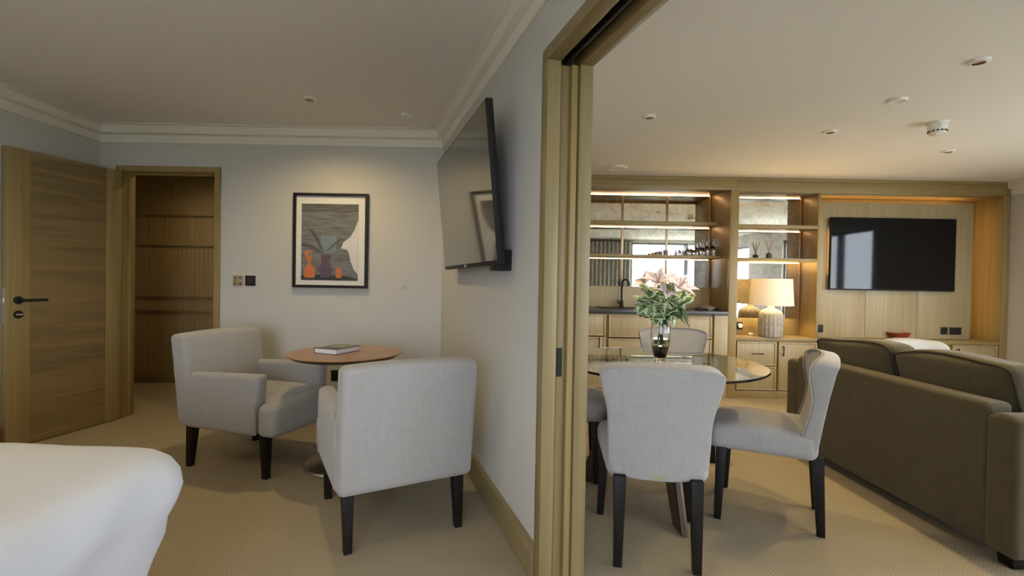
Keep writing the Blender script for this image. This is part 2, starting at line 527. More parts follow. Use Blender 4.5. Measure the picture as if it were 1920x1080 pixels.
# baseboards (oak)
bm = B(); box(bm, DX1 + .05, -.585, 3.86, 3.88, 0, .14); struct('baseboard_back', bm, 'oak_x', bevel=.003)
bm = B(); box(bm, .0, UO0 - .06, -.022, 0, 0, .14); o = struct('baseboard_partition', bm, wood('oak_baseboard_shaded', (.27, .205, .10), (.20, .15, .068), 'x'), bevel=.003); o.location = (PX, PY, 0); o.rotation_euler = (0, 0, PANG)  # darker copy of the oak, the board's shading put into its colour
bm = B(); box(bm, -3.34, -3.32, -2.18, 3.86, 0, .14); struct('baseboard_left', bm, wood('oak_along_y', (.25, .16, .07), (.17, .10, .045), 'y'), bevel=.003)

# ------------------------------------------------------------------ bedroom doorway, corridor, open door
tr = sroot('trim_5')
bm = B()
for xa, xb in ((DX0 - .03, DX0), (DX1, DX1 + .03)): box(bm, xa, xb, 3.865, 3.995, 0, 1.99)
box(bm, DX0 - .03, DX1 + .03, 3.865, 3.995, 1.99, 2.02)
obj('door_lining', bm, 'oak', tr)
bm = B()
box(bm, DX0 - .045, DX0 - .005, 3.85, 3.8645, 0, 2.035); box(bm, DX1 + .005, DX1 + .045, 3.85, 3.8645, 0, 2.035)
box(bm, DX0 - .005, DX1 + .005, 3.85, 3.8645, 1.995, 2.035)
obj('architrave', bm, 'oak', tr)
bm = B()
for k in range(4): pass
box(bm, DX0, DX0 + .012, 3.93, 3.95, 0, 1.978); box(bm, DX1 - .012, DX1, 3.93, 3.95, 0, 1.978); box(bm, DX0, DX1, 3.93, 3.95, 1.978, 1.99)
obj('door_stop', bm, 'oak', tr)

# corridor beyond
bm = B(); box(bm, -4.9, -1.05, 5.17, 5.29, 0, ZB); box(bm, -5.0, -4.9, 3.9, 5.29, 0, ZB); struct('wall_corridor', bm, 'wall')
cp = thing('corridor_panelling', 'slatted oak wall panelling seen through the bedroom doorway', 'wall panelling', (0, 5.14, 0))
bm = B()
x = -4.60
while x < -1.12:
    box(bm, x, x + .043, .019, .024, .10, 2.34); x += .046
box(bm, -4.62, -1.10, .024, .029, .0, 2.35)
obj('slats', bm, 'oak_corr', cp)
for z in (.94, .79, 1.49, 1.81, .10, 2.22):
    bm = B(); box(bm, -4.62, -1.10, -.004, .0095, z - .010, z + .010); obj('rail', bm, wood('oak_rail', (.30, .205, .095), (.22, .145, .065), 'x'), cp, bevel=.003)

d1 = sroot('door_1', (DX0 + .012, 3.845, 0), 0)
ang = math.atan2(3.13 - 3.86, -3.30 + 3.14)
d1.rotation_euler = (0, 0, ang)
# local x = from hinge to handle edge; local -y.. thickness towards the wall
LW, TH = .745, .044
bm = B(); box(bm, 0, .12, -TH, 0, .006, 1.985); obj('hinge_stile', bm, 'oak', d1, bevel=.002)
bm = B(); box(bm, .1205, LW - .135, -TH + .001, -.001, .006, 1.985); obj('door_panel', bm, wood('oak_door_panel_grain', (.27, .185, .078), (.20, .135, .055), 'x', fine=30, along=1.1, figure=.22), d1)
bm = B(); box(bm, LW - .1345, LW, -TH, 0, .006, 1.985); obj('lock_stile', bm, 'oak', d1, bevel=.002)
bm = B(); lathe(bm, [(0, 0), (.026, 0), (.026, .008), (.012, .012), (.010, .05), (0, .052)], 24)
bmesh.ops.rotate(bm, verts=bm.verts, matrix=Matrix.Rotation(R(-90), 3, 'X'))
for v in bm.verts: v.co += Vector((LW - .065, 0, .98))
tube(bm, [(LW - .065, .045, .98), (LW - .09, .05, .98), (LW - .20, .05, .98)], .010, 10)
obj('handle', bm, 'black', d1, smooth=True)
bm = B(); lathe(bm, [(0, 0), (.026, 0), (.026, .008), (0, .009)], 24)
bmesh.ops.rotate(bm, verts=bm.verts, matrix=Matrix.Rotation(R(-90), 3, 'X'))
for v in bm.verts: v.co += Vector((LW - .065, 0, .885))
obj('lock_rosette', bm, 'black', d1, smooth=True)
bm = B(); box(bm, LW - .085, LW - .045, .0095, .013, .880, .890); obj('lock_turn', bm, 'chrome', d1)
bm = B(); box(bm, LW, LW + .002, -TH + .011, -.011, .83, 1.06); box(bm, LW + .002, LW + .012, -TH + .014, -.016, .97, .995); obj('latch_plate', bm, 'chrome', d1)

# ------------------------------------------------------------------ pocket-door opening in the partition
fr = sroot('trim_6', (PX, PY, 0), PANG)
def fpart(name, boxes, mat='oak_jamb', bevel=.002):
    bm = B()
    for b_ in boxes: box(bm, *b_)
    return obj(name, bm, mat, fr, bevel=bevel)
fpart('bedroom_jamb', [(UO0 - .058, UO0, -.012, .042, 0, ZO)])
fpart('bedroom_jamb', [(UO1, UO1 + .058, -.012, .042, 0, ZO)])
fpart('bedroom_head', [(UO0 - .058, UO1 + .058, -.012, .042, ZO, ZO + .05)], wood('oak_head', (.29, .222, .104), (.22, .165, .072), 'x'))
fpart('living_room_jamb', [(UO0 - .058, UO0, .122, .177, 0, ZO)])
fpart('living_room_jamb', [(UO1, UO1 + .058, .122, .177, 0, ZO)])
fpart('living_room_head', [(UO0 - .058, UO1 + .058, .122, .177, ZO, ZO + .05)], wood('oak_head_far', (.29, .222, .104), (.22, .165, .072), 'x'))
fpart('strike_jamb', [(UO1 + .02, UO1 + .058, .044, .12, 0, ZO)])
fpart('track_channel', [(UO0 - .05, UO1 + .05, .0425, .1215, ZO + .055, ZO + .098), (UO0 - .05, UO1 + .05, .074, .080, ZO + .01, ZO + .055)], 'black_matte')
d2 = sroot('door_2', (PX, PY, 0), PANG)
bm = B(); box(bm, .92, UO0 - .022, .052, .089, .008, ZO - .004); obj('sliding_leaf', bm, 'oak_jamb', d2, bevel=.002)
bm = B(); box(bm, .92, UO0 - .006, .0905, .116, .008, ZO - .004); obj('leading_edge', bm, 'oak', d2, bevel=.003)
bm = B(); box(bm, UO0 - .0219, UO0 - .018, .053, .075, .80, .91); 
obj('edge_pull', bm, 'black', d2)
bm = B(); box(bm, UO0 - .0179, UO0 - .0165, .057, .071, .82, .89); obj('pull_recess', bm, 'black_matte', d2)

# ------------------------------------------------------------------ ceiling fittings
def downlight(x, y, z, label, power, group):
    t = thing('downlight', label, 'downlight', (x, y, z), 0, group)
    bm = B(); lathe(bm, [(.026, -.012), (.032, -.014), (.044, -.009), (.046, 0), (.036, 0), (.028, -.002)], 32); obj('trim_ring', bm, 'white_plastic', t, smooth=True)
    bm = B(); lathe(bm, [(0, -.004), (.024, -.004), (.0255, -.002), (0, -.002)], 24); obj('lens', bm, 'glow', t, smooth=True)
    l = bpy.data.lights.new('downlight_beam', 'SPOT'); l.energy = power; l.color = WARM; l.spot_size = R(160); l.spot_blend = 1.0; l.shadow_soft_size = .018
    o = bpy.data.objects.new('downlight_beam', l); COL.objects.link(o); o.parent = t; o.location = (0, 0, -.03)
    return t
downlight(-1.37, 3.218, ZB, 'recessed white downlight in the bedroom ceiling above the armchairs', SPOT_BED, 'bedroom downlights')
for (x, y) in ((-1.37, 1.0), (-2.5, .9), (-.3, -.9)):
    downlight(x, y, ZB, 'recessed white downlight in the bedroom ceiling over the bed', SPOT_BED * .6, 'bedroom downlights')
downlight(-3.0, 4.40, ZB, 'recessed white downlight in the corridor beyond the doorway', 18.0, 'corridor downlights')
k_ = (ZL - 1.16) / 1.2
for (x, y, lb) in ((.959, 3.451, 'recessed white downlight in living room ceiling above the lily bouquet'),
                   (2.425, 3.71, 'recessed white downlight in the ceiling in front of the lamp alcove'),
                   (3.765, 4.182, 'recessed white downlight in living room ceiling nearest the television'),
                   (2.425, 2.532, 'recessed white downlight in the ceiling above the olive sofa')):
    downlight(x * k_, y * k_, ZL, lb, SPOT_LIV, 'living room downlights')
def disc(name, x, y, z, r, label, cat):
    bm = B(); lathe(bm, [(0, -.007), (r * .7, -.007), (r * .72, -.013), (r * .9, -.013), (r, -.004), (r, 0), (0, 0)], 32)
    o = tag(obj(name, bm, 'white_plastic', None, smooth=True), label, cat); o.location = (x, y, z)
disc('ceiling_blank_plate', 2.432 * k_, 3.071 * k_, ZL, .05, 'flat white round blank plate on the living room ceiling', 'ceiling plate')
disc('ceiling_speaker', 1.065 * k_, 4.983 * k_, ZL, .10, 'large flat round white grille on ceiling before the bar cabinet', 'ceiling grille')
disc('ceiling_sprinkler_cover', -.789, 3.505, ZB, .035, 'tiny flat round cover on the bedroom ceiling near the crown moulding', 'ceiling plate')
sd = thing('smoke_detector', 'white smoke detector on the living room ceiling', 'smoke detector', (3.049 * k_, 3.479 * k_, ZL))
bm = B(); lathe(bm, [(0, -.012), (.058, -.012), (.062, 0), (0, 0)], 32); obj('base', bm, 'white_plastic', sd, smooth=True)
bm = B(); lathe(bm, [(0, -.084), (.03, -.084), (.046, -.074), (.054, -.030), (.050, -.0125), (0, -.0125)], 32); obj('cover', bm, 'white_plastic', sd, smooth=True)
bm = B()
for k in range(14):
    a = 2 * PI * k / 14; c, s = math.cos(a), math.sin(a)
    m_ = Matrix.Translation((.050 * c, .050 * s, -.060)) @ Matrix.Rotation(a, 4, 'Z')
    vs = box(bm, -.003, .003, -.006, .006, -.004, .004)
    for v in vs: v.co = m_ @ v.co
obj('vent_slots', bm, 'black_matte', sd)

# ------------------------------------------------------------------ upholstery
def armchair(name, label, loc, rz):
    t = thing(name, label, 'armchair', loc, rz, 'pale linen armchairs')
    def seat_fn(v, u):
        if u.z > 0: v.z += .022 * (1 - u.x * u.x) * (1 - u.y * u.y) * u.z
        return v
    bm = B()
    rbox(bm, (.05, 0, .355), (.56, .45, .19), .035, 3, 4, seat_fn)
    def ap(v, u):
        v.x += .012 * (1 - u.y ** 2) * (1 if u.x > 0 else 0)
        v.z += .014 * (1 - u.y * u.y) * (u.z > 0)
        return v
    rbox(bm, (.315, 0, .34), (.13, .605, .185), .04, 4, 4, ap)
    obj('seat', bm, 'linen', t, smooth='all')
    for s in (-1, 1):
        def arm_fn(v, u, s=s):
            k = (v.z + .165) / .33
            v.y += s * .006 * math.sin(k * PI)
            v.z += .012 * (u.x) * max(0, u.z)          # a touch higher in front
            v.x += .018 * u.z * max(0, u.x)
            return v
        bm = B(); rbox(bm, (-.015, s * .262, .42), (.54, .085, .34), .028, 3, 4, arm_fn)
        obj('armrest', bm, 'linen', t, smooth='all')
    def back_fn(v, u):
        k = (v.z + .275) / .55
        v.x -= .075 * k
        v.z += .012 * (1 - u.y * u.y) * max(0, u.z)
        if u.x > 0: v.x += .03 * (1 - u.y ** 2) * math.sin(PI * min(1, max(0, k)))
        return v
    bm = B(); rbox(bm, (-.285, 0, .527), (.12, .60, .55), .03, 3, 6, back_fn)
    obj('backrest', bm, 'linen', t, smooth='all')
    for s in (-1, 1):
        bm = B(); tube(bm, [(-.235, s * .300, .26), (-.238, s * .302, .42), (-.243, s * .300, .59)], .004, 6); obj('seam', bm, 'pipe', t, smooth=True)
        bm = B(); tube(bm, [(.253, s * .305, .262), (.255, s * .307, .42)], .004, 6); obj('seam', bm, 'pipe', t, smooth=True)
    bm = B(); box(bm, -.3425, -.3405, -.035, .002, .262, .280); obj('label_tag', bm, plain('pale_green_tag', (.30, .31, .20), .8), t)
    for (x, y) in ((.275, .25), (.275, -.25), (-.275, .25), (-.275, -.25)):
        bm = B(); taper_leg(bm, (x, y, .262), (x + (.005 if x > 0 else -.022), y, 0), .052, .034)
        obj('leg', bm, 'leg', t, bevel=.003)
    return t
armchair('armchair', 'pale linen armchair beside the doorway, its seat facing the round table', (-1.594, 3.075, 0), R(-17.1))
armchair('armchair', 'pale linen armchair by the partition, seen from its back', (-.600, 2.395, 0), R(118.7))

# pedestal coffee table
ct = thing('pedestal_table', 'round brown wood pedestal table between the two armchairs', 'table', (-1.035, 3.0, 0))
bm = B(); lathe(bm, [(0, .6942), (.342, .6942), (.3435, .697), (.340, .70), (0, .70)], 72); obj('tabletop', bm, 'table_wood', ct, smooth=True)
bm = B(); lathe(bm, [(0, .672), (.305, .672), (.341, .694), (0, .694)], 72); obj('rim', bm, 'walnut', ct, smooth=True)
bm = B(); lathe(bm, [(0, .655), (.12, .655), (.12, .6715), (0, .6715)], 32); obj('mounting_plate', bm, 'brown_metal', ct, smooth=True)
bm = B(); lathe(bm, [(.03, .10), (.027, .2), (.027, .655)], 24); obj('column', bm, 'steel', ct, smooth=True)
bm = B(); lathe(bm, [(0, .0), (.232, .0), (.240, .008), (.232, .02), (.15, .036), (.07, .058), (.04, .085), (.03, .12), (0, .12)], 64); obj('base', bm, 'steel', ct, smooth=True)
bk = thing('book', 'white-edged hardback book lying on the round wooden table', 'book', (-1.09, 3.01, .7005), math.atan2(3.084 - 2.894, -.995 + 1.072) - PI / 2)
bm = B(); box(bm, -.083, .083, -.105, .105, .003, .029); obj('pages', bm, plain('book_paper', (.80, .80, .82), .8), bk)
bm = B(); box(bm, -.086, .086, -.108, .108, 0, .0028); box(bm, -.086, .086, -.108, .108, .0292, .032); box(bm, -.086, -.0832, -.108, .108, .0028, .0292)
obj('cover', bm, plain('dark_book_cover', (.05, .055, .05), .35), bk)
bm = B(); box(bm, -.05, .07, -.03, .09, .0321, .0325); box(bm, -.07, -.04, -.09, -.04, .0321, .0325); obj('cover_picture', bm, plain('green_cover_print', (.30, .34, .16), .4, var=.8, vscale=40), bk)

# dining chairs
def back_w(k):
    pts = [(0, .186), (.10, .200), (.3, .203), (.45, .203), (.54, .206), (.62, .213), (.70, .223), (.78, .233), (.86, .240), (1, .242)]
    for (a, b), (c, d) in zip(pts, pts[1:]):
        if a <= k <= c:
            t_ = (k - a) / (c - a); return b + (d - b) * t_
    return pts[-1][1] if k > 1 else pts[0][1]
def side_w(k):
    pts = [(0, .075), (.2, .068), (.45, .056), (.58, .058), (.68, .072), (.78, .090), (.86, .099), (1, .100)]
    for (a, b), (c, d) in zip(pts, pts[1:]):
        if k <= c:
            t_ = (k - a) / (c - a); t_ = t_ * t_ * (3 - 2 * t_); return b + (d - b) * t_
    return pts[-1][1]
def chair_back(bm):
    NU, NV = 22, 30
    z0, z1 = .352, .842
    def pt(s, k, side):
        hw = back_w(k)
        # superellipse corners at top and bottom
        z = z0 + (z1 - z0) * k
        y = hw * s
        if k > .86: z -= (.010 * s * s + .016 * abs(s) ** 8) * ((k - .86) / .14)
        if k > .93: y *= 1 - .03 * ((k - .93) / .07) ** 2 * abs(s) ** 4
        if side == 0 and k > .9: z -= .012 * ((k - .9) / .1)
        if k < .16: z += .028 * (abs(s) ** 4) * ((.16 - k) / .16)
        xr = -.208 - .070 * k - .012 * k * k + .016 * (s * s)       # rear face, gently convex
        if side == 0: x = xr
        else:
            e = abs(s) ** 3
            x = xr + (.085 - .022 * k) * (1 - e) + side_w(k) * e
        return Vector((x, y, z))
    g = []
    for side in (0, 1):
        g.append([[bm.verts.new(pt(-1 + 2 * i / NU, j / NV, side)) for i in range(NU + 1)] for j in range(NV + 1)])
    for side in (0, 1):
        for j in range(NV):
            for i in range(NU):
                q = [g[side][j][i], g[side][j][i + 1], g[side][j + 1][i + 1], g[side][j + 1][i]]
                bm.faces.new(q if side else q[::-1])
    def strip(a, b):
        for i in range(len(a) - 1): bm.faces.new([a[i], a[i + 1], b[i + 1], b[i]])
    strip(g[0][0], g[1][0]); strip(g[1][NV], g[0][NV])
    strip([r[0] for r in g[1]], [r[0] for r in g[0]]); strip([r[-1] for r in g[0]], [r[-1] for r in g[1]])
    edge_r = [v.co.copy() for v in [r[0] for r in g[0]]] + [v.co.copy() for v in g[0][NV][1:]] + [v.co.copy() for v in [r[-1] for r in g[0]][::-1][1:]]
    edge_f = [v.co.copy() for v in [r[0] for r in g[1]]] + [v.co.copy() for v in g[1][NV][1:]] + [v.co.copy() for v in [r[-1] for r in g[1]][::-1][1:]]
    return edge_r, edge_f
def dining_chair(label, loc, rz):
    t = thing('dining_chair', label, 'dining chair', loc, rz, 'linen dining chairs round the glass table')
    def seat_fn(v, u):
        k = (u.x + 1) / 2
        v.y *= .90 + .13 * k
        if u.x > .0: v.x += .018 * (1 - u.y * u.y)
        if u.z > 0: v.z += .024 * (1 - u.x * u.x) * (1 - u.y * u.y)
        if u.x > .5 and u.z > 0: v.z -= .012 * (u.x - .5) * 2
        return v
    bm = B(); rbox(bm, (.03, 0, .412), (.47, .455, .125), .04, 4, 5, seat_fn)
    obj('seat', bm, 'linen', t, smooth='all')
    bm = B(); er, ef = chair_back(bm)
    bmesh.ops.recalc_face_normals(bm, faces=bm.faces)
    es = [e for e in bm.edges if len(e.link_faces) == 2 and e.calc_face_angle(0) > R(40)]
    bmesh.ops.bevel(bm, geom=es, offset=.013, segments=3, profile=.5, affect='EDGES', clamp_overlap=True)
    bk_ = obj('backrest', bm, 'linen', t, smooth='all')
    bm = B(); tube(bm, [p + Vector((.006, 0, 0)) * 1 + Vector((0, -p.y * .012, -.004 if p.z > .8 else 0)) for p in ef], .0042, 6); obj('piping', bm, 'pipe', bk_, smooth=True)
    bm = B(); tube(bm, [p + Vector((.004, -p.y * .03, -.003 if p.z > .8 else 0)) for p in er], .0035, 6); obj('piping', bm, 'pipe', bk_, smooth=True)
    bm = B(); box(bm, -.2128, -.204, -.028, .030, .362, .380); obj('label_tag', bm, plain('pale_green_tag', (.30, .31, .20), .8), t)
    for s in (-1, 1):
        bm = B(); taper_leg(bm, (.205, s * .195, .36), (.216, s * .212, 0), .048, .032); obj('leg', bm, 'leg', t, bevel=.003)
        bm = B(); taper_leg(bm, (-.203, s * .152, .37), (-.224, s * .156, 0), .050, .034); obj('leg', bm, 'leg', t, bevel=.003)
    return t
dc = dining_chair('pale linen dining chair with its back squarely turned, beside the oak door frame', (.641, 2.159, 0), R(81.5))
dup(dc, (1.335, 2.463, 0), R(151.5), 'pale linen dining chair side-on between the glass table and olive sofa')
dup(dc, (1.165, 3.38, 0), R(-101), 'pale linen dining chair behind the vase, facing out past the bar cabinet')
dup(dc, (.315, 3.0, 0), R(-6), 'pale linen dining chair mostly hidden by the oak door frame')

# dining table
dt = thing('dining_table', 'round glass-topped dining table holding the lily vase', 'dining table', (.80, 2.62, 0))
bm = B(); lathe(bm, [(0, .728), (.547, .728), (.55, .731), (.55, .737), (.547, .74), (0, .74)], 96); obj('glass_top', bm, 'tabletop_glass', dt, smooth=True)
for a in (32, 152, 272):
    bm = B()
    prism(bm, [(.0, .70), (.0, .45), (.30, .0), (.42, .0), (.13, .70)], 'y', -.016, .016)
    o = obj('leg', bm, 'brown_metal', dt, bevel=.003); o.rotation_euler = (0, 0, R(a)); o.location = (.018 * math.cos(R(a)), .018 * math.sin(R(a)), 0)
bm = B(); lathe(bm, [(0, .7005), (.16, .7005), (.16, .727), (0, .727)], 40); obj('hub', bm, 'brown_metal', dt, smooth=True)

# ------------------------------------------------------------------ sofa
sf = thing('sofa', 'olive brown two-seat sofa with loose back cushions', 'sofa', (2.06, 1.935, 0), R(1.8))
SL = 1.56
def cush(v, u):
    return v
bm = B(); rbox(bm, (.06, SL / 2, .365), (.12, SL - .25, .62), .022, 3, 3); obj('back_frame', bm, 'sofa', sf, smooth='all')
for y in (.067, SL - .067):
    def armf(v, u):
        if u.z > 0: v.z += .014 * (1 - u.y * u.y)
        return v
    bm = B(); rbox(bm, (.45, y, .342), (.90, .134, .575), .025, 3, 4, armf); obj('armrest', bm, 'sofa', sf, smooth='all')
bm = B(); rbox(bm, (.50, SL / 2, .19), (.76, SL - .275, .26), .02, 2, 3); obj('seat_base', bm, 'sofa', sf, smooth='all')
for y in (.46, 1.10):
    def sc_(v, u):
        v.z += (.02 if u.z > 0 else 0) * (1 - u.x ** 2) * (1 - u.y ** 2); return v
    bm = B(); rbox(bm, (.545, y, .40), (.70, .635, .15), .04, 3, 5, sc_); obj('seat_cushion', bm, 'sofa', sf, smooth='all')
def back_cushion(y, hh, tilt, seed):
    rnd = random.Random(seed)
    ph = rnd.random() * 6
    def fn(v, u):
        v.x += .045 * u.x * (1 - u.y ** 2) * (1 - u.z ** 2)
        v.z += .018 * (1 - u.y ** 2) * max(0, u.z) + .008 * math.sin(u.y * 3 + ph) * max(0, u.z)
        v.z += tilt * u.y * max(0, u.z)
        v.x += .10 * (-u.z) * .5
        return v
    h = hh
    bm = B(); rbox(bm, (.245, y, .475 + h / 2), (.17, .64, h), .045, 4, 6, fn)
    o = obj('back_cushion', bm, 'sofa', sf, smooth='all')
    bm = B()
    for sx in (-1, 1):
        pts = []
        hx, hy, hz = .085 - .010, .32 - .012, h / 2 - .012
        N = 16
        path = []
        for (a, b) in (((-1, -1), (1, -1)), ((1, -1), (1, 1)), ((1, 1), (-1, 1)), ((-1, 1), (-1, -1))):
            for k in range(N):
                f = k / N
                path.append((a[0] + (b[0] - a[0]) * f, a[1] + (b[1] - a[1]) * f))
        for (yy, zz) in path:
            # round the corner
            cy, cz = yy, zz
            m_ = min(abs(yy), abs(zz))
            if m_ > .86:
                k = (m_ - .86) / .14 * .05
                cy -= math.copysign(k, yy); cz -= math.copysign(k, zz)
            u = Vector((sx * .95, cy, cz))
            p = fn(Vector((sx * hx, cy * hy, cz * hz)), u)
            pts.append(p + Vector((.245, y, .475 + h / 2)))
        tube(bm, pts, .0055, 6, closed=True)
    obj('piping', bm, 'sofa_pipe', o, smooth=True)
back_cushion(.455, .35, -.012, 1)
back_cushion(1.105, .345, -.012, 5)
for (x, y) in ((.07, .07), (.83, .07), (.07, SL - .07), (.83, SL - .07)):
    bm = B(); taper_leg(bm, (x, y, .062), (x, y, 0), .075, .06); obj('foot', bm, 'leg', sf, bevel=.004)

# white boucle chair behind the sofa
wc = thing('lounge_chair', 'white textured boucle lounge chair partly hidden behind the sofa cushions', 'lounge chair', (3.60, 4.10, 0), R(-95))
def wb(v, u):
    v.z += .02 * (1 - u.y ** 2) * max(0, u.z); v.x += .10 * u.y ** 2 - .08 * u.z * .5; return v
bm = B(); rbox(bm, (-.26, 0, .415), (.18, .52, .54), .06, 4, 6, wb); obj('backrest', bm, 'boucle', wc, smooth='all')
bm = B(); rbox(bm, (.05, 0, .32), (.56, .50, .18), .06, 4, 4); obj('seat', bm, 'boucle', wc, smooth='all')
for s in (-1, 1):
    def wa(v, u, s=s): v.z -= (.06 * (u.x + 1) * .5 + .07 * (s * u.y + 1) * .5) * max(0, u.z); return v
    bm = B(); rbox(bm, (-.02, s * .33, .375), (.62, .15, .45), .05, 4, 4, wa); obj('armrest', bm, 'boucle', wc, smooth='all')
for (x, y) in ((.24, .22), (.24, -.22), (-.24, .22), (-.24, -.22)):
    bm = B(); taper_leg(bm, (x, y, .235), (x * 1.08, y * 1.08, 0), .045, .028); obj('leg', bm, 'leg', wc, bevel=.003)

# ------------------------------------------------------------------ bed
bed = thing('bed', 'bed under a puffy white duvet at the bedroom corner', 'bed', (-2.05, .55, 0))
bm = B(); rbox(bm, (-.12, 0, .20), (1.95, 1.52, .20), .02, 2, 2); obj('bed_base', bm, plain('grey_bed_base', (.20, .19, .17), .9), bed, smooth='all')
bm = B(); rbox(bm, (-.12, 0, .42), (1.95, 1.56, .235), .05, 3, 3); obj('mattress', bm, 'duvet', bed, smooth='all')
bm = B(); rbox(bm, (-1.19, 0, .60), (.09, 1.75, 1.18), .03, 3, 3); obj('headboard', bm, plain('grey_headboard_fabric', (.25, .23, .20), .9), bed, smooth='all')
for (x, y) in ((.75, .65), (.75, -.65), (-.95, .65), (-.95, -.65)):
    bm = B(); taper_leg(bm, (x, y, .105), (x, y, 0), .06, .05); obj('leg', bm, 'leg', bed)
def duvet():
    bm = B()
    prof = [(.18, .115), (.25, .085), (.31, .064), (.37, .044), (.43, .026), (.48, .013), (.53, .003), (.565, 0), (.60, .004), (.628, .014), (.648, .032), (.660, .058), (.666, .10), (.668, .2), (.669, .36), (.67, .52)]
    HX, HY = 1.115, .90
    def outline(hx, hy, cr):
        pts = []
        for (cx_, cy_, a0) in ((hx - cr, hy - cr, 0), (-hx + cr, hy - cr, 90), (-hx + cr, -hy + cr, 180), (hx - cr, -hy + cr, 270)):
            for k in range(13):
                a = R(a0 + 90 * k / 12); pts.append((cx_ + cr * math.cos(a), cy_ + cr * math.sin(a), math.cos(a), math.sin(a)))
        out = []
        for i, p in enumerate(pts):
            out.append(p); q = pts[(i + 1) % len(pts)]
            if i % 13 == 12:
                for k in range(1, 28):
                    f = k / 28; out.append(tuple(p[j] + (q[j] - p[j]) * f for j in range(4)))
        return out
    rings = []
    for (z, ins) in prof:
        ring = []
        for (x, y, nx, ny) in outline(HX - ins, HY - ins, max(.05, .13 - ins * .3)):
            f = max(0, (.60 - z) / .36)
            wv = (.012 * math.sin(x * 13 + y * 4) + .008 * math.sin(y * 19 - x * 7 + 1)) * f + .005 * math.sin(x * 21 + z * 40) + .004 * math.sin(y * 23 - z * 30)
            zz = z + .005 * math.sin(x * 5 + 2) * math.cos(y * 4)
            ring.append(bm.verts.new((x + nx * wv, y + ny * wv, zz)))
        rings.append(ring)
    N = len(rings[0])
    for a, b in zip(rings, rings[1:]):
        for k in range(N): bm.faces.new([a[k], a[(k + 1) % N], b[(k + 1) % N], b[k]])
    bm.faces.new(rings[-1])
    return bm
o = obj('duvet', duvet(), 'duvet', bed, smooth='all')
for y in (-.42, .42):
    def pf(v, u): v.z *= 1 - .55 * max(abs(u.x), abs(u.y)) ** 3; return v
    bm = B(); rbox(bm, (-.93, y, .72), (.42, .68, .14), .05, 3, 6, pf)
    tag(obj('pillow', bm, 'duvet', None, smooth='all'), 'white pillow at the head of the bed', 'pillow', 'bed pillows').location = (-2.05, .55, .02)

# ------------------------------------------------------------------ bedroom wall items
pic = thing('framed_print', 'black framed abstract print hanging above the pedestal table', 'framed picture', (-1.464, 3.88, 1.463))
PWd, PHt = .60, .758
bm = B(); f_ = .022
for b_ in ((-PWd / 2, -PWd / 2 + f_, -PHt / 2, PHt / 2), (PWd / 2 - f_, PWd / 2, -PHt / 2, PHt / 2), (-PWd / 2 + f_, PWd / 2 - f_, -PHt / 2, -PHt / 2 + f_), (-PWd / 2 + f_, PWd / 2 - f_, PHt / 2 - f_, PHt / 2)):
    box(bm, b_[0], b_[1], -.032, -.002, b_[2], b_[3])
obj('frame', bm, 'black', pic)
bm = B(); box(bm, -PWd / 2 + f_, PWd / 2 - f_, -.016, -.004, -PHt / 2 + f_, PHt / 2 - f_); obj('mat_board', bm, plain('white_mat_board', (.72, .71, .70), .8), pic)
# the print: layered flat shapes of paper colour
AX0, AX1, AZ0, AZ1 = -.235, .222, -.318, .295
pr = B(); box(pr, AX0, AX1, -.0185, -.0162, AZ0, AZ1)
def streak(name, a, b, sx=6, sz=70):
    m, t, bb = newmat(name)
    c = t.nodes.new('ShaderNodeTexCoord'); mp = t.nodes.new('ShaderNodeMapping'); mp.inputs['Scale'].default_value = (sx, 1, sz)
    n = t.nodes.new('ShaderNodeTexNoise'); n.inputs['Scale'].default_value = 1; n.inputs['Detail'].default_value = 5
    r = t.nodes.new('ShaderNodeValToRGB'); r.color_ramp.elements[0].color = (*a, 1); r.color_ramp.elements[1].color = (*b, 1)
    r.color_ramp.elements[0].position = .35; r.color_ramp.elements[1].position = .68
    t.links.new(c.outputs['Object'], mp.inputs['Vector']); t.links.new(mp.outputs['Vector'], n.inputs['Vector']); t.links.new(n.outputs['Fac'], r.inputs['Fac'])
    t.links.new(r.outputs['Color'], bb.inputs['Base Color']); bb.inputs['Roughness'].default_value = .7
    return m
prt = obj('print', pr, streak('print_grey_streaks', (.11, .112, .117), (.215, .217, .222)), pic)
def shape(name, pts, mat, lay):
    """pts in the print's 0..1 frame, u right and v up"""
    bm = B()
    P_ = [(AX0 + (AX1 - AX0) * p[0], AZ0 + (AZ1 - AZ0) * p[1]) for p in pts]
    y = -.0186 - .0003 * lay
    vs = [bm.verts.new((p[0], y, p[1])) for p in P_]
    f = bm.faces.new(vs)
    r = bmesh.ops.extrude_face_region(bm, geom=[f])
    for v in r['geom']:
        if isinstance(v, bmesh.types.BMVert): v.co.y += .0002
    bmesh.ops.triangulate(bm, faces=[f for f in bm.faces if len(f.verts) > 4])
    return obj(name, bm, mat, prt)
mW = plain('print_white', (.66, .65, .65), .8); mO = plain('print_orange', (.55, .17, .06), .7, var=.12, vscale=30)
mP = plain('print_plum', (.11, .075, .115), .7, var=.15, vscale=40); mB = plain('print_blue_grey', (.19, .24, .28), .7, var=.12, vscale=30)
mK = plain('print_black', (.035, .034, .034), .7, var=.3, vscale=60); mG = streak('print_mid_grey', (.15, .15, .15), (.24, .24, .24))
mD = plain('print_dark_grey', (.085, .085, .09), .7, var=.2, vscale=30)
shape('white_ground', [(1, .80), (1, .08), (.93, .14), (.87, .25), (.84, .36), (.80, .41), (.70, .42), (.74, .50), (.86, .57), (.93, .66), (.97, .74)], mW, 1)
shape('dark_band', [(0, .90), (.25, .888), (.5, .895), (.75, .89), (1, .90), (1, 1), (0, 1)], streak('print_dark_band', (.06, .06, .06), (.16, .157, .15)), 1)
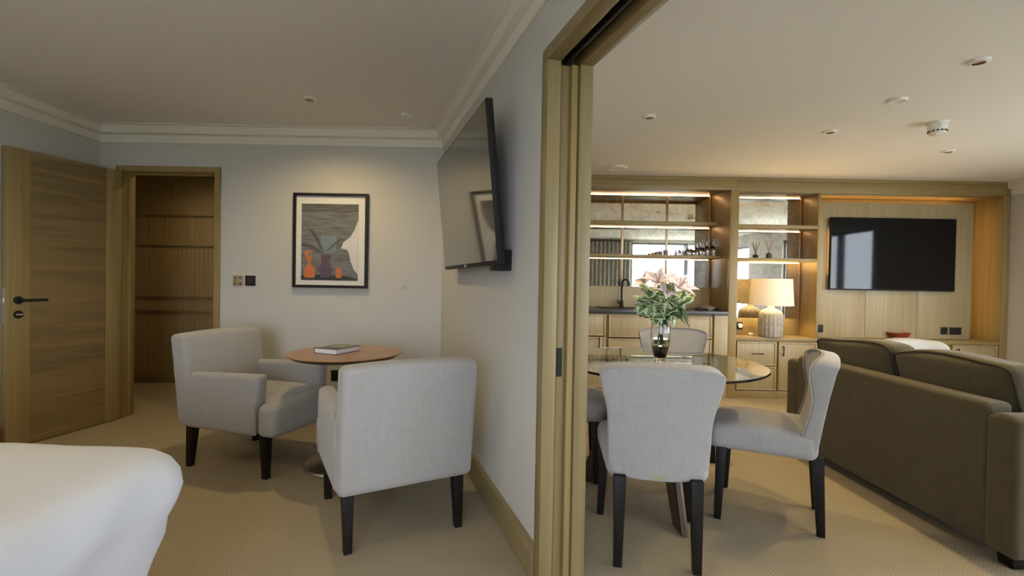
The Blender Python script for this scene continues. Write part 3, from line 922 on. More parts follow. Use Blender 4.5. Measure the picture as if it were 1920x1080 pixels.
shape('black_ground', [(0, 0), (1, 0), (1, .015), (.88, .045), (.7, .065), (.45, .07), (.2, .075), (0, .06)], mK, 2)
shape('blue_panel', [(.34, .585), (.62, .585), (.61, .37), (.50, .36), (.40, .36), (.36, .47)], mB, 2)
shape('dark_fold', [(.08, .69), (.2, .66), (.30, .55), (.39, .37), (.33, .43), (.22, .56), (.14, .65)], mD, 3)
shape('dark_fold', [(.41, .36), (.66, .55), (.78, .555), (.62, .48), (.50, .40)], plain('print_teal_fold', (.085, .11, .12), .7), 3)
shape('dark_fold', [(0, .475), (.18, .46), (.36, .37), (.30, .36), (.16, .42), (0, .445)], mD, 3)
shape('plum_jug', [(.35, .33), (.54, .33), (.50, .26), (.53, .17), (.58, .15), (.52, .08), (.50, .035), (.34, .035), (.33, .10), (.28, .145), (.34, .18), (.36, .26)], mP, 4)
shape('orange_jug', [(.08, .39), (.26, .38), (.17, .37), (.18, .33), (.19, .28), (.16, .22), (.25, .15), (.25, .05), (.22, .03), (.08, .03), (.05, .05), (.06, .15), (.13, .22), (.07, .30), (.06, .36)], mO, 4)
shape('jug_eye', [(.12, .36), (.17, .35), (.17, .31), (.13, .31)], mG, 5)
shape('orange_bottle', [(.62, .03), (.70, .03), (.72, .05), (.71, .13), (.68, .16), (.67, .18), (.65, .18), (.64, .16), (.61, .13), (.61, .05)], mO, 4)

def wall_plate(name, x, y, z, w_, h_, mat, label, cat, n=(0, -1), group=None, extra=None):
    """flat switch or socket plate on a wall facing -Y"""
    t = thing(name, label, cat, (x, y, z), 0, group)
    bm = B(); box(bm, -w_ / 2, w_ / 2, -.009, -.001, -h_ / 2, h_ / 2); obj('plate', bm, mat, t, bevel=.002)
    if extra: extra(t)
    return t
def keypad(t):
    for dx in (-.022, .022):
        for dz in (-.024, .024):
            bm = B(); rr = .009 if dx > 0 else .006
            box(bm, dx - rr, dx + rr, -.013, -.0095, dz - rr, dz + rr); obj('button', bm, plain('bronze_button', (.13, .085, .075), .5), t)
wall_plate('light_switch', -2.212, 3.88, 1.13, .078, .082, plain('brass_plate', (.37, .29, .19), .35, metal=.3), 'square beige metal keypad switch beside the bedroom doorway', 'light switch', extra=keypad)
def dial(t):
    bm = B(); box(bm, -.025, .025, -.0115, -.0095, -.024, .026); obj('display', bm, plain('dark_display', (.03, .024, .026), .2), t)
wall_plate('thermostat', -2.113, 3.88, 1.131, .082, .082, 'black_matte', 'square black thermostat next to the beige keypad switch', 'thermostat', extra=dial)
def sock_one(t):
    bm = B(); box(bm, -.012, .012, -.0115, -.0095, -.022, .022); obj('socket_insert', bm, 'black', t)
wall_plate('wall_socket', -1.413, 3.88, .375, .078, .088, 'black_matte', 'black wall socket low behind the pedestal table', 'socket', group=None, extra=sock_one)
bm = B()
for (x, z, l_) in ((-.045, .012, .03), (-.05, .003, .065), (-.05, -.006, .04), (-.05, -.014, .05)): box(bm, x, x + l_, -.0012, 0, z - .0015, z + .0015)
wl = tag(obj('wall_caption', bm, plain('faded_grey_lettering', (.30, .29, .30), .8)), 'tiny faint grey caption lines on wall beside the framed print', 'wall caption'); wl.location = (-.84, 3.8795, 1.098)

# bedroom TV on the partition, tilted down
tvw = thing('television', 'black wall-mounted television tilted downward on the bedroom partition', 'television', (0, 0, 0))
cx, cy = PW(1.22, -.098)
tvw.location = (cx, cy, 1.595)
tvw.rotation_euler = Euler((R(5.6), 0, PANG), 'XYZ')
TW, TT = 1.25, .725
bm = B(); box(bm, -TW / 2, TW / 2, -.020, .012, -TT / 2, TT / 2); obj('bezel', bm, 'black_matte', tvw, bevel=.004)
bm = B(); box(bm, -TW / 2 + .008, TW / 2 - .008, -.0222, -.0202, -TT / 2 + .022, TT / 2 - .008); obj('screen', bm, 'screen_warm', tvw)
bm = B(); rbox(bm, (0, .0255, -.02), (TW - .25, .026, TT - .34), .012, 2, 2); obj('back_housing', bm, 'black_matte', tvw, smooth='all')
bm = B(); box(bm, -.02, .02, -.0245, -.0222, -TT / 2 + .004, -TT / 2 + .018); obj('logo_plate', bm, 'chrome', tvw)
tb = thing('television_bracket', 'black wall bracket holding the bedroom television', 'bracket', (PW(1.22, 0)[0], PW(1.22, 0)[1], 1.50), PANG)
bm = B(); box(bm, -.25, .25, -.016, -.001, -.18, .18); obj('wall_plate', bm, 'black', tb)
bm = B(); box(bm, -.04, .04, -.034, -.016, .0, .12); obj('arm', bm, 'black', tb)
bx_ = thing('power_adapter', 'black box fixed to wall behind the lower edge of bedroom television', 'adapter', (PW(1.73, 0)[0], PW(1.73, 0)[1], 1.26), PANG)
bm = B(); box(bm, -.055, .055, -.075, -.001, -.05, .045); obj('case', bm, 'black_matte', bx_, bevel=.004)
bm = B(); tube(bm, [(-.02, -.05, .06), (-.03, -.05, .12), (-.06, -.06, .16)], .004, 6); obj('cord', bm, 'black_matte', bx_)

# ------------------------------------------------------------------ living-room wall unit
YF = 4.95
XL = -.15                    # left end of the bar unit
P1a, P1b = 2.232, 2.318      # upright post between the two alcoves
A2b = 3.14                   # right end of lamp alcove
XE0, XE1 = 5.03, XR          # right end post
SOF1, SOF2 = 2.165, 2.117

def add(name, boxes, mat, parent, bevel=.002):
    bm = B()
    for b_ in boxes: box(bm, *b_)
    return obj(name, bm, mat, parent, bevel=bevel)
G1 = 'oak wall-unit sections'
fas = thing('cornice_fascia', 'long oak fascia along the top of the wall unit', 'fascia', (0, 0, 0))
add('fascia_board', [(XL, P1b - .02, YF, YF + .03, 2.140, ZL), ], 'oak_x', fas)
add('fascia_board', [(P1b - .0195, XR - .002, YF, YF + .03, 2.125, ZL), ], 'oak_x', fas)
add('cap_mould', [(XL, P1b - .02, YF - .012, YF, ZL - .028, ZL - .001), (P1b - .0195, XR - .002, YF - .012, YF, ZL - .028, ZL - .001)], 'oak_x', fas)
add('bead', [(XL, P1a, YF - .008, YF, 2.172, 2.186)], 'oak_x', fas)

# bar alcove
ba = thing('bar_shelving', 'open mirrored bar alcove with two long oak shelves', 'shelving', (0, 0, 0), 0, G1)
add('soffit', [(XL, P1a, YF + .03, 5.45, SOF1, SOF1 + .02)], 'oak_x', ba)
add('side_panel', [(P1a - .001, P1a + .03, YF + .03, 5.45, .895, SOF1)], 'oak', ba)
add('side_panel', [(XL, XL + .03, YF, 5.45, 0, SOF1)], 'oak', ba)
add('post', [(P1a, P1b, YF - .012, YF + .03, 0, 2.14)], 'oak', ba)
add('mirror', [(XL + .03, P1a - .002, 5.42, 5.45, 1.13, SOF1)], 'mirror', ba, 0)
for x in (.735, 1.232, 1.732): add('mirror_joint', [(x - .013, x + .013, 5.412, 5.4195, 1.13, SOF1 - .002)], 'bronze', ba)
add('mirror_joint', [(P1a - .022, P1a - .003, 5.412, 5.4195, 1.13, SOF1 - .002)], 'bronze', ba)
add('splashback', [(XL + .03, P1a - .002, 5.415, 5.45, .892, 1.129)], 'oak_pale', ba)
for z0, z1 in ((1.80, 1.835), (1.445, 1.475)):
    add('shelf', [(XL + .03, P1a - .002, 5.14, 5.411, z0, z1)], 'oak_x', ba)
for z in (SOF1 - .013, 1.7865, 1.4315):
    add('led_strip', [(XL + .05, P1a - .03, 5.408, 5.411, z + .008, z + .012)], 'led', ba, 0)

# lamp alcove
la = thing('lamp_alcove', 'narrow mirrored oak alcove framing the table lamp', 'shelving', (0, 0, 0), 0, G1)
YB2 = 5.23
add('soffit', [(P1b, A2b, YF + .03, 5.26, SOF2, SOF2 + .02)], 'oak_x', la)
add('side_panel', [(P1b - .052, P1b, YF + .03, 5.26, .63, SOF2)], 'oak', la)
add('side_panel', [(A2b, A2b + .025, YF, 5.26, .63, SOF2)], 'oak', la)
add('mirror', [(P1b, A2b, YB2, 5.26, .811, SOF2)], 'mirror', la, 0)
add('mirror_joint', [(A2b - .020, A2b - .001, YB2 - .008, YB2 - .0005, .811, SOF2)], 'bronze', la)
add('upstand', [(P1b, A2b, YB2 - .005, 5.26, .631, .810)], 'oak_x', la)
for z0, z1 in ((1.756, 1.794), (1.416, 1.450)):
    add('shelf', [(P1b + .001, A2b - .001, YF + .005, YB2 - .001, z0, z1)], 'oak_x', la)
for z in (SOF2 - .013, 1.7425, 1.4025):
    add('led_strip', [(P1b + .01, A2b - .03, YB2 - .006, YB2 - .003, z + .008, z + .012)], 'led', la, 0)

# television bay
tvb = thing('television_bay', 'wide oak panelled bay behind the living room television', 'wall panelling', (0, 0, 0), 0, G1)
add('back_board', [(A2b + .026, XE0, 5.24, 5.27, .63, SOF2)], 'oak', tvb)
add('soffit', [(A2b + .026, XE0, YF + .03, 5.27, SOF2, SOF2 + .02)], 'oak_x', tvb)
bm = B()
xs = [A2b + .03, 3.72, 4.27, 4.83]
for a, b_ in zip(xs, xs[1:]): box(bm, a + .0015, b_ - .0015, 5.05, 5.075, .632, 2.05)
obj('raised_panel', bm, 'oak_pale', tvb, bevel=.002)
add('end_post', [(XE0, XE1 - .003, YF - .012, 5.27, 0, 2.124)], 'oak', tvb)
add('led_strip', [(4.80, 4.812, 5.078, 5.09, .66, 2.03)], 'led_dim', tvb, 0)
add('led_strip', [(A2b + .05, 4.78, 5.078, 5.09, 2.03, 2.042)], 'led_dim', tvb, 0)

# television
tv = thing('television', 'large black flat television reflecting a bright window in the oak bay', 'television', (3.955, 5.0, 1.512))
bm = B(); box(bm, -.652, .652, -.006, .024, -.378, .378); obj('bezel', bm, 'black_matte', tv, bevel=.004)
bm = B(); box(bm, -.645, .645, -.0085, -.0065, -.364, .372); obj('screen', bm, 'screen', tv)
bm = B(); box(bm, -.3, .3, .024, .049, -.2, .2); obj('mount', bm, 'black', tv)
bm = B(); box(bm, -.615, -.605, .026, .034, -.22, .26); obj('led_strip', bm, 'led_dim', tv)

# worktop, ledge
wt = tag(add('worktop', [(XL + .031, P1a - .0015, YF - .02, 5.414, .850, .890)], 'stone', None), 'dark stone worktop along the bar', 'worktop')
lg = thing('ledge', 'long oak ledge under the lamp alcove and television bay', 'ledge', (0, 0, 0))
add('ledge_board', [(P1b + .001, A2b + .02, YF - .006, YB2 - .006, .592, .630)], 'oak_x', lg)
add('ledge_board', [(A2b + .021, XE0 - .001, YF - .006, 5.239, .592, .630)], 'oak_x', lg)

def handle_h(parent, x, z, l_=.10):
    bm = B(); tube(bm, [(x - l_ / 2, YF - .034, z), (x + l_ / 2, YF - .034, z)], .005, 8); tube(bm, [(x - l_ / 2 + .01, YF - .034, z), (x - l_ / 2 + .01, YF - .011, z)], .004, 6); tube(bm, [(x + l_ / 2 - .01, YF - .034, z), (x + l_ / 2 - .01, YF - .011, z)], .004, 6)
    obj('handle', bm, 'black', parent, smooth=True)
def handle_v(parent, x, z, l_=.11):
    bm = B(); tube(bm, [(x, YF - .034, z - l_ / 2), (x, YF - .034, z + l_ / 2)], .006, 8)
    for s in (-1, 1): tube(bm, [(x, YF - .034, z + s * (l_ / 2 - .01)), (x, YF - .011, z + s * (l_ / 2 - .01))], .005, 6)
    obj('handle', bm, 'black', parent, smooth=True)
def front(parent, name, x0, x1, z0, z1):
    """recessed frame front: slim moulded rails round a flat panel"""
    bm = B(); t = .016
    box(bm, x0, x1, YF - .004, YF + .012, z0, z1)
    for b_ in ((x0, x0 + t, z0, z1), (x1 - t, x1, z0, z1), (x0 + t, x1 - t, z0, z0 + t), (x0 + t, x1 - t, z1 - t, z1)):
        box(bm, b_[0], b_[1], YF - .012, YF - .0045, b_[2], b_[3])
    return obj(name, bm, 'oak_pale', parent, bevel=.0015)
def carcass(label, x0, x1, ztop, yb):
    t = thing('base_cabinet', label, 'cabinet', (0, 0, 0), 0, 'oak base cabinets')
    bm = B(); box(bm, x0, x0 + .018, YF + .014, yb, .0, ztop); box(bm, x1 - .018, x1, YF + .014, yb, 0, ztop); box(bm, x0 + .018, x1 - .018, yb - .018, yb, 0, ztop); box(bm, x0 + .018, x1 - .018, YF + .014, yb - .018, .08, .098); box(bm, x0 + .018, x1 - .018, YF + .014, yb - .018, ztop - .02, ztop)
    obj('body', bm, 'oak', t)
    add('plinth', [(x0, x1, YF - .002, YF + .013, .0, .078)], 'oak_x', t)
    return t
c = carcass('oak bar cabinet with drawer and door under the tap, nearest the door frame', .44, .985, .849, 5.41)
f = front(c, 'drawer', .455, .972, .618, .838); handle_h(f, .715, .735)
f = front(c, 'door', .455, .972, .085, .606); handle_v(f, .905, .545, .12)
c = carcass('oak bar cabinet with two handleless fronts left of the lily bouquet', .987, 1.575, .849, 5.41)
front(c, 'drawer', 1.005, 1.558, .606, .836); front(c, 'drawer', 1.005, 1.558, .345, .594); front(c, 'drawer', 1.005, 1.558, .085, .333)
c = carcass('oak bar cabinet with stacked fronts below the dish, behind the far dining chair', 1.577, 2.09, .849, 5.41)
front(c, 'drawer', 1.592, 2.066, .606, .828); front(c, 'drawer', 1.592, 2.066, .345, .594); front(c, 'drawer', 1.592, 2.066, .085, .333)
add('end_panel', [(2.0905, P1a - .001, YF - .012, YF + .012, 0, .849)], 'oak_pale', c)
c = carcass('oak bar cabinet in the corner hidden by the door frame', XL + .031, .438, .849, 5.41)
f = front(c, 'door', XL + .045, .425, .085, .838); handle_v(f, .38, .6)
c = carcass('oak cabinet with a drawer under the table lamp', P1b + .002, 2.750, .590, 5.22)
f = front(c, 'drawer', P1b + .014, 2.738, .338, .584); handle_h(f, 2.54, .462, .115)
front(c, 'drawer', P1b + .014, 2.738, .085, .330)
c = carcass('oak cabinet with a vertical black handle beside the lamp drawer', 2.752, 3.165, .590, 5.22)
f = front(c, 'door', 2.762, 3.152, .085, .584); handle_v(f, 2.80, .495, .105)
c = carcass('oak cabinet below the television, hidden behind the sofa back', 3.167, 4.05, .590, 5.22)
f = front(c, 'door', 3.18, 3.60, .085, .584); f = front(c, 'door', 3.61, 4.04, .085, .584)
c = carcass('open oak niche unit below the television beside the right-hand door cabinet', 4.052, 4.535, .590, 5.22)
add('divider', [(4.27, 4.285, YF + .014, 5.2, .098, .57)], 'oak', c)
c = carcass('oak cabinet with door at the foot of the right end post', 4.537, XE0 - .001, .590, 5.22)
f = front(c, 'door', 4.552, 5.015, .085, .584); handle_v(f, 4.60, .505, .09)

# sink and tap
sk = thing('sink', 'black inset bar sink in the stone worktop', 'sink', (1.20, 5.24, .8905))
bm = B()
for b_ in ((-.25, .25, -.17, -.155), (-.25, .25, .155, .17), (-.25, -.235, -.155, .155), (.235, .25, -.155, .155)): box(bm, *b_, 0, .006)
obj('rim', bm, 'black', sk)
bm = B(); box(bm, -.235, .235, -.155, .155, 0, .002); obj('bowl', bm, 'black_matte', sk)
tp = thing('tap', 'tall black mixer tap with hooked spout behind the sink', 'tap', (1.225, 5.355, .8905), R(-60))
bm = B(); lathe(bm, [(0, 0), (.028, 0), (.028, .012), (.021, .018), (.021, .075), (.017, .082), (.0, .082)], 20); obj('body', bm, 'black', tp, smooth=True)
bm = B(); pts = [(0, 0, .08), (0, 0, .27)] + [(.055 - .055 * math.cos(a), 0, .27 + .045 * math.sin(a)) for a in [PI * k / 8 for k in range(1, 9)]] + [(.11, 0, .245)]
tube(bm, pts, .0105, 10); obj('spout', bm, 'black', tp, smooth=True)
bm = B(); tube(bm, [(0, -.018, .05), (0, -.05, .055), (0, -.055, .09)], .008, 8); obj('lever', bm, 'black', tp, smooth=True)

ds = thing('snack_dish', 'shallow white dish of orange biscuits on the worktop end', 'dish', (2.135, 5.21, .8905))
bm = B(); lathe(bm, [(0, 0), (.045, 0), (.075, .028), (.072, .030), (.043, .006), (0, .006)], 32); obj('dish', bm, 'white_plastic', ds, smooth=True)
for k in range(5):
    a = k * 1.25; bm = B(); rbox(bm, (.028 * math.cos(a), .028 * math.sin(a), .024 + .004 * k), (.045, .035, .014), .006, 2, 1)
    bi = tag(obj('biscuit', bm, plain('orange_biscuit', (.50, .16, .06), .7), None, smooth='all'), 'orange biscuit piled in the white dish on the worktop', 'biscuit', 'biscuits in the dish'); bi.location = (2.135, 5.21, .8905)
bm = B(); rbox(bm, (0, 0, .012), (.13, .05, .022), .008, 2, 1); o = tag(obj('napkin_tongs', bm, 'black', None, smooth='all'), 'low dark tray item in front of the biscuit dish', 'tray'); o.location = (2.02, 5.10, .8905)

# glassware on the lower bar shelf
ZS = 1.4755
def glassware(name, prof, label, cat, x, y, mat, group):
    bm = B(); lathe(bm, prof, 24)
    o = tag(obj(name, bm, mat, None, smooth=True, angle=60), label, cat, group); o.location = (x, y, ZS)
    return o
smoky = glass('smoked_brown_glass', (.20, .12, .07))
def X_at(px, Y=5.28): return (px - 960 - .0) / 900 * Y - .0
for i, (px, r, h, pos) in enumerate(((1229.5, .020, .040, 'leftmost of the dark trio'), (1237, .022, .048, 'middle of the dark trio'), (1246.5, .027, .060, 'tallest of the dark trio'))):
    glassware('tumbler', [(0, 0), (r * .9, 0), (r, h), (r - .003, h), (r * .9 - .004, .006), (0, .006)], 'small smoked brown tumbler on bar shelf, ' + pos, 'tumbler', X_at(px), 5.28, smoky, 'smoked tumblers on the bar shelf')
for i, (px, r, h, pos) in enumerate(((1261, .034, .062, 'next to the dark tumblers'), (1274, .036, .072, 'next to the upturned wine glasses'))):
    glassware('tumbler', [(0, 0), (r * .7, 0), (r, h * .5), (r * .85, h), (r * .82, h), (r - .003, h * .5), (r * .68, .006), (0, .006)], 'low clear round tumbler on bar shelf ' + pos, 'tumbler', X_at(px), 5.28, 'clear', 'clear tumblers on the bar shelf')
def inverted(r, hb, h, rf):
    return [(r * .82, 0), (r, hb * .45), (r * .75, hb * .85), (.006, hb), (.004, hb + .01), (.004, h - .008), (rf, h - .003), (rf, h), (0, h), (0, hb - .004), (r * .72, hb * .82), (r - .003, hb * .45), (r * .82 - .003, 0)]
for i, (px, r, hb, h, pos) in enumerate(((1288, .038, .075, .125, 'beside the low tumblers'), (1299.5, .034, .07, .13, 'beside the flutes'))):
    glassware('wine_glass', inverted(r, hb, h, .034), 'upturned clear wine glass on bar shelf ' + pos, 'wine glass', X_at(px), 5.27 + .03 * i, 'clear', 'upturned wine glasses on the bar shelf')
for i, (px, r, hb, h, pos) in enumerate(((1311.5, .030, .10, .160, 'nearest the wine glasses'), (1323.5, .027, .115, .165, 'middle of the three'), (1334.5, .027, .12, .178, 'closest to the alcove side'))):
    glassware('champagne_flute', inverted(r, hb, h, .029), 'upturned clear champagne flute on bar shelf, ' + pos, 'champagne flute', X_at(px), 5.28, 'clear', 'upturned flutes on the bar shelf')

# lamp
LX, LY = 2.705, 5.005
lp = thing('table_lamp', 'fluted grey ceramic table lamp with cream drum shade, lit', 'table lamp', (LX, LY, .6305))
bm = B(); flute = lambda a, z: 1 + (.055 * (abs(math.cos(a * 9)) - .6) if .015 < z < .275 else 0)
lathe(bm, [(0, 0), (.107, 0), (.112, .02), (.116, .09), (.117, .19), (.113, .235), (.098, .268), (.066, .288), (.034, .302), (.028, .34), (0, .34)], 144, fn=flute)
obj('base', bm, plain('grey_ceramic', (.34, .315, .27), .75, var=.25, vscale=30, bump=.3, bscale=80), lp, smooth='all')
m, t_, b_ = newmat('cream_linen_shade')
b_.inputs['Base Color'].default_value = (.88, .86, .82, 1); b_.inputs['Roughness'].default_value = .9
tl = t_.nodes.new('ShaderNodeBsdfTranslucent'); tl.inputs['Color'].default_value = (.92, .84, .72, 1)
mx = t_.nodes.new('ShaderNodeMixShader'); mx.inputs[0].default_value = .24
t_.links.new(b_.outputs[0], mx.inputs[1]); t_.links.new(tl.outputs[0], mx.inputs[2]); t_.links.new(mx.outputs[0], t_.nodes['Material Output'].inputs[0])
bm = B(); lathe(bm, [(.210, .330), (.192, .605), (.1905, .605), (.2085, .330)], 64)
bm.faces.ensure_lookup_table()
obj('lamp_shade', bm, m, lp, smooth=True)
bm = B(); lathe(bm, [(0, .34), (.018, .34), (.018, .40), (.012, .405), (0, .405)], 16); obj('bulb_holder', bm, 'black', lp, smooth=True)
bm = B(); lathe(bm, [(0, .406), (.012, .406), (.03, .44), (.028, .465), (0, .48)], 16); obj('bulb', bm, emit('bulb_glass', (1.0, .80, .5), 12), lp, smooth=True)
bm = B()
for k in range(3):
    a = k * 2.094; tube(bm, [(.018 * math.cos(a), .018 * math.sin(a), .38), (.202 * math.cos(a), .202 * math.sin(a), .39)], .002, 5)
obj('shade_ring', bm, 'chrome', lp)
l = bpy.data.lights.new('lamp_light', 'POINT'); l.energy = LAMP_W; l.color = (1.0, .72, .34); l.shadow_soft_size = .05
o = bpy.data.objects.new('lamp_light', l); COL.objects.link(o); o.parent = lp; o.location = (0, 0, .51)
def plug_in(t):
    bm = B(); lathe(bm, [(0, 0), (.024, 0), (.024, .02), (.018, .026), (0, .026)], 20)
    bmesh.ops.rotate(bm, verts=bm.verts, matrix=Matrix.Rotation(R(90), 3, 'X'))
    for v in bm.verts: v.co += Vector((.008, -.0095, 0))
    p = obj('plug', bm, 'white_plastic', t, smooth=True)
wall_plate('wall_socket', 2.475, YB2 - .005, .725, .082, .082, 'black_matte', 'black wall socket with a white plug behind the table lamp', 'socket', extra=plug_in)
bm = B(); lathe(bm, [(0, 0), (.03, 0), (.032, .012), (.02, .022), (0, .024)], 24); tube(bm, [(.03, 0, .01), (.06, .02, .006), (.10, .01, .006)], .004, 6)
o = tag(obj('lamp_dimmer', bm, 'white_plastic', None, smooth=True), 'small round white dimmer on the ledge between plug and lamp', 'dimmer'); o.location = (2.585, 5.17, .6305)
wall_plate('wall_socket', 3.235, 5.05, .725, .088, .080, 'black_matte', 'black socket plate low on oak panel beside the lamp alcove', 'socket', extra=sock_one)
wall_plate('wall_socket', 4.555, 5.05, .722, .070, .076, 'black_matte', 'square black socket plate on oak panel to the right above the bowl', 'socket', extra=sock_one)
def sock_two(t):
    for dx in (-.03, .03):
        bm = B(); box(bm, dx - .02, dx + .02, -.0115, -.0095, -.022, .022); obj('socket_insert', bm, 'black', t)
wall_plate('wall_socket', 4.672, 5.05, .722, .122, .076, 'black_matte', 'wide double black socket plate on oak panel below the television', 'socket', extra=sock_two)

rd = thing('reed_diffuser', 'small dark jar of scent reeds on the middle alcove shelf', 'reed diffuser', (2.715, 5.09, 1.4505))
bm = B(); lathe(bm, [(0, 0), (.028, 0), (.030, .004), (.030, .05), (.024, .056), (.012, .058), (.012, .066), (0, .066)], 24); obj('jar', bm, plain('dark_grey_jar', (.06, .065, .07), .35), rd, smooth=True)
for k in range(7):
    a = k * .9; bm = B(); tube(bm, [(0, 0, .062), (.045 * math.cos(a), .03 * math.sin(a), .195)], .0022, 5); obj('reed', bm, plain('natural_reed', (.45, .33, .19), .8), rd)

bw = thing('fruit_bowl', 'empty red bowl on the oak ledge below the television', 'bowl', (4.04, 5.0, .6305))
bm = B(); lathe(bm, [(0, 0), (.045, 0), (.05, .006), (.08, .03), (.104, .068), (.099, .070), (.075, .034), (.045, .012), (0, .010)], 40); obj('bowl', bm, plain('red_lacquer', (.30, .045, .03), .35), bw, smooth=True)

# ------------------------------------------------------------------ vase and flowers
VX, VY, VZ = .805, 2.585, .7405
vs_ = thing('vase', 'clear glass vase with black base on the glass table', 'vase', (VX, VY, VZ))
outer = [(0, 0), (.029, 0), (.030, .004), (.028, .012), (.032, .024), (.041, .055), (.047, .085), (.051, .115), (.053, .155), (.050, .19), (.044, .222)]
inner = [(.041, .222), (.047, .19), (.050, .155), (.048, .115), (.044, .085), (.038, .055), (.029, .027), (0, .021)]
bm = B(); lathe(bm, outer + inner, 48); obj('glass', bm, glass('vase_glass', (.97, .97, .98)), vs_, smooth=True)
bm = B(); lathe(bm, [(0, .0215), (.0285, .0275), (.0375, .0553), (.0435, .0852), (0, .088)], 40); obj('black_base', bm, plain('black_glass', (.008, .008, .009), .1), vs_, smooth=True)
bm = B(); lathe(bm, [(0, .0885), (.0440, .0885), (.0475, .115), (.0485, .126), (0, .126)], 40); obj('water', bm, glass('green_water', (.62, .70, .42), ior=1.33), vs_, smooth=True)

def leafmat(name, mid, edge, amt):
    m, t, b = newmat(name)
    uv = t.nodes.new('ShaderNodeUVMap')
    sp = t.nodes.new('ShaderNodeSeparateXYZ'); t.links.new(uv.outputs[0], sp.inputs[0])
    c = t.nodes.new('ShaderNodeTexCoord')
    n = t.nodes.new('ShaderNodeTexNoise'); n.inputs['Scale'].default_value = 55; t.links.new(c.outputs['Object'], n.inputs['Vector'])
    a = t.nodes.new('ShaderNodeMath'); a.operation = 'MULTIPLY_ADD'; a.inputs[1].default_value = .7; t.links.new(n.outputs['Fac'], a.inputs[0]); t.links.new(sp.outputs[0], a.inputs[2])
    r = t.nodes.new('ShaderNodeValToRGB'); r.color_ramp.elements[0].position = amt; r.color_ramp.elements[0].color = (*mid, 1)
    r.color_ramp.elements[1].position = amt + .12; r.color_ramp.elements[1].color = (*edge, 1)
    t.links.new(a.outputs[0], r.inputs['Fac']); t.links.new(r.outputs['Color'], b.inputs['Base Color'])
    b.inputs['Roughness'].default_value = .5
    b.inputs['Subsurface Weight'].default_value = 0
    return m
M['leaf_var'] = leafmat('variegated_leaf', (.17, .26, .085), (.66, .70, .47), .80)
M['leaf_dark'] = leafmat('dark_green_leaf', (.025, .055, .018), (.04, .08, .03), .8)
M['petal'] = leafmat('pink_petal', (.90, .62, .64), (.95, .86, .86), .55)
M['stem'] = plain('green_stem', (.10, .17, .05), .6)

def leaf(bm, base, direc, up, ln, wd, curl=.2, nu=6, shape='ovate'):
    """curved two-sided blade with UV.x = distance from midrib"""
    lay = bm.loops.layers.uv.verify()
    d = Vector(direc).normalized(); s = d.cross(Vector(up))
    if s.length < 1e-4: s = d.cross(Vector((.2, .9, .3)))
    s.normalize(); n = s.cross(d)
    rows = []
    for i in range(nu + 1):
        k = i / nu
        if shape == 'ovate': wv = math.sin(PI * min(1, k ** .85)) ** .55 if 0 < k < 1 else 0
        else: wv = (math.sin(PI * k ** .6) ** 1.0 if 0 < k < 1 else 0)
        p = Vector(base) + d * ln * k - n * curl * ln * k * k
        hw = max(.0004, wd * wv / 2)
        rows.append([(p + s * hw * q + n * (abs(q) * hw * .35), abs(q)) for q in (-1, -.5, 0, .5, 1)])
    vr = [[(bm.verts.new(a), u) for a, u in r] for r in rows]
    for a, b in zip(vr, vr[1:]):
        for j in range(4):
            f = bm.faces.new([a[j][0], a[j + 1][0], b[j + 1][0], b[j][0]])
            for lp_, (vv, uu) in zip(f.loops, (a[j], a[j + 1], b[j + 1], b[j])): lp_[lay].uv = (uu, 0)
def thicken(o, t=.0006):
    m_ = o.modifiers.new('thickness', 'SOLIDIFY'); m_.thickness = t; m_.offset = 0
def bez(p0, p1, p2, n=10):
    return [Vector(p0) * (1 - t) ** 2 + Vector(p1) * 2 * t * (1 - t) + Vector(p2) * t * t for t in [k / n for k in range(n + 1)]]
def stem_to(tip, k):
    a = k * 2.399
    b0 = Vector((.022 * math.cos(a), .022 * math.sin(a), .10)); mid = Vector((.016 * math.cos(a + 3), .016 * math.sin(a + 3), .23))
    tip = Vector(tip)
    low = [b0 + (mid - b0) * (i / 4) for i in range(4)]
    return low + bez(mid, mid + Vector((tip.x * .25, tip.y * .25, (tip.z - mid.z) * .6)), tip)
def lily(tip, face, size, label, k):
    t = thing('lily', label, 'flower', (VX, VY, VZ), 0, 'pink lilies in the vase')
    pts = stem_to(tip, k)
    bm = B(); tube(bm, pts, .0028, 6); obj('stem', bm, 'stem', t, smooth=True)
    d = Vector(face).normalized()
    a = d.orthogonal().normalized(); b = d.cross(a)
    for j in range(6):
        th = j * PI / 3 + .25; r = a * math.cos(th) + b * math.sin(th)
        bm = B()
        opn = 1.0 if j % 2 else .8
        leaf(bm, Vector(tip) + d * .004, d * .75 + r * opn, d, size, size * (.60 if j % 2 else .46), .34, 8, 'petal')
        o = obj('petal', bm, 'petal', t, smooth='all'); thicken(o)
    bm = B()
    for j in range(5):
        th = j * 1.257; r = a * math.cos(th) + b * math.sin(th)
        tube(bm, [Vector(tip), Vector(tip) + d * size * .4 + r * size * .10, Vector(tip) + d * size * .62 + r * size * .2], .0012, 5)
        rbox(bm, Vector(tip) + d * size * .63 + r * size * .2, (.008, .004, .003), .001, 1, 1)
    obj('stamens', bm, plain('rust_stamen', (.42, .20, .07), .7), t)
lily((-.030, -.03, .422), (-.10, -.50, .80), .108, 'pink lily topmost in the bouquet, over the tap side', 1)
lily((.070, -.04, .395), (.30, -.55, .70), .112, 'open pink lily on the lamp side of the bouquet', 2)
lily((-.080, .02, .415), (-.55, -.3, .75), .080, 'pale pink lily half hidden behind the topmost bloom', 3)
lily((.012, -.05, .372), (.05, -.6, .6), .076, 'peach pink lily low at the bouquet centre front', 4)
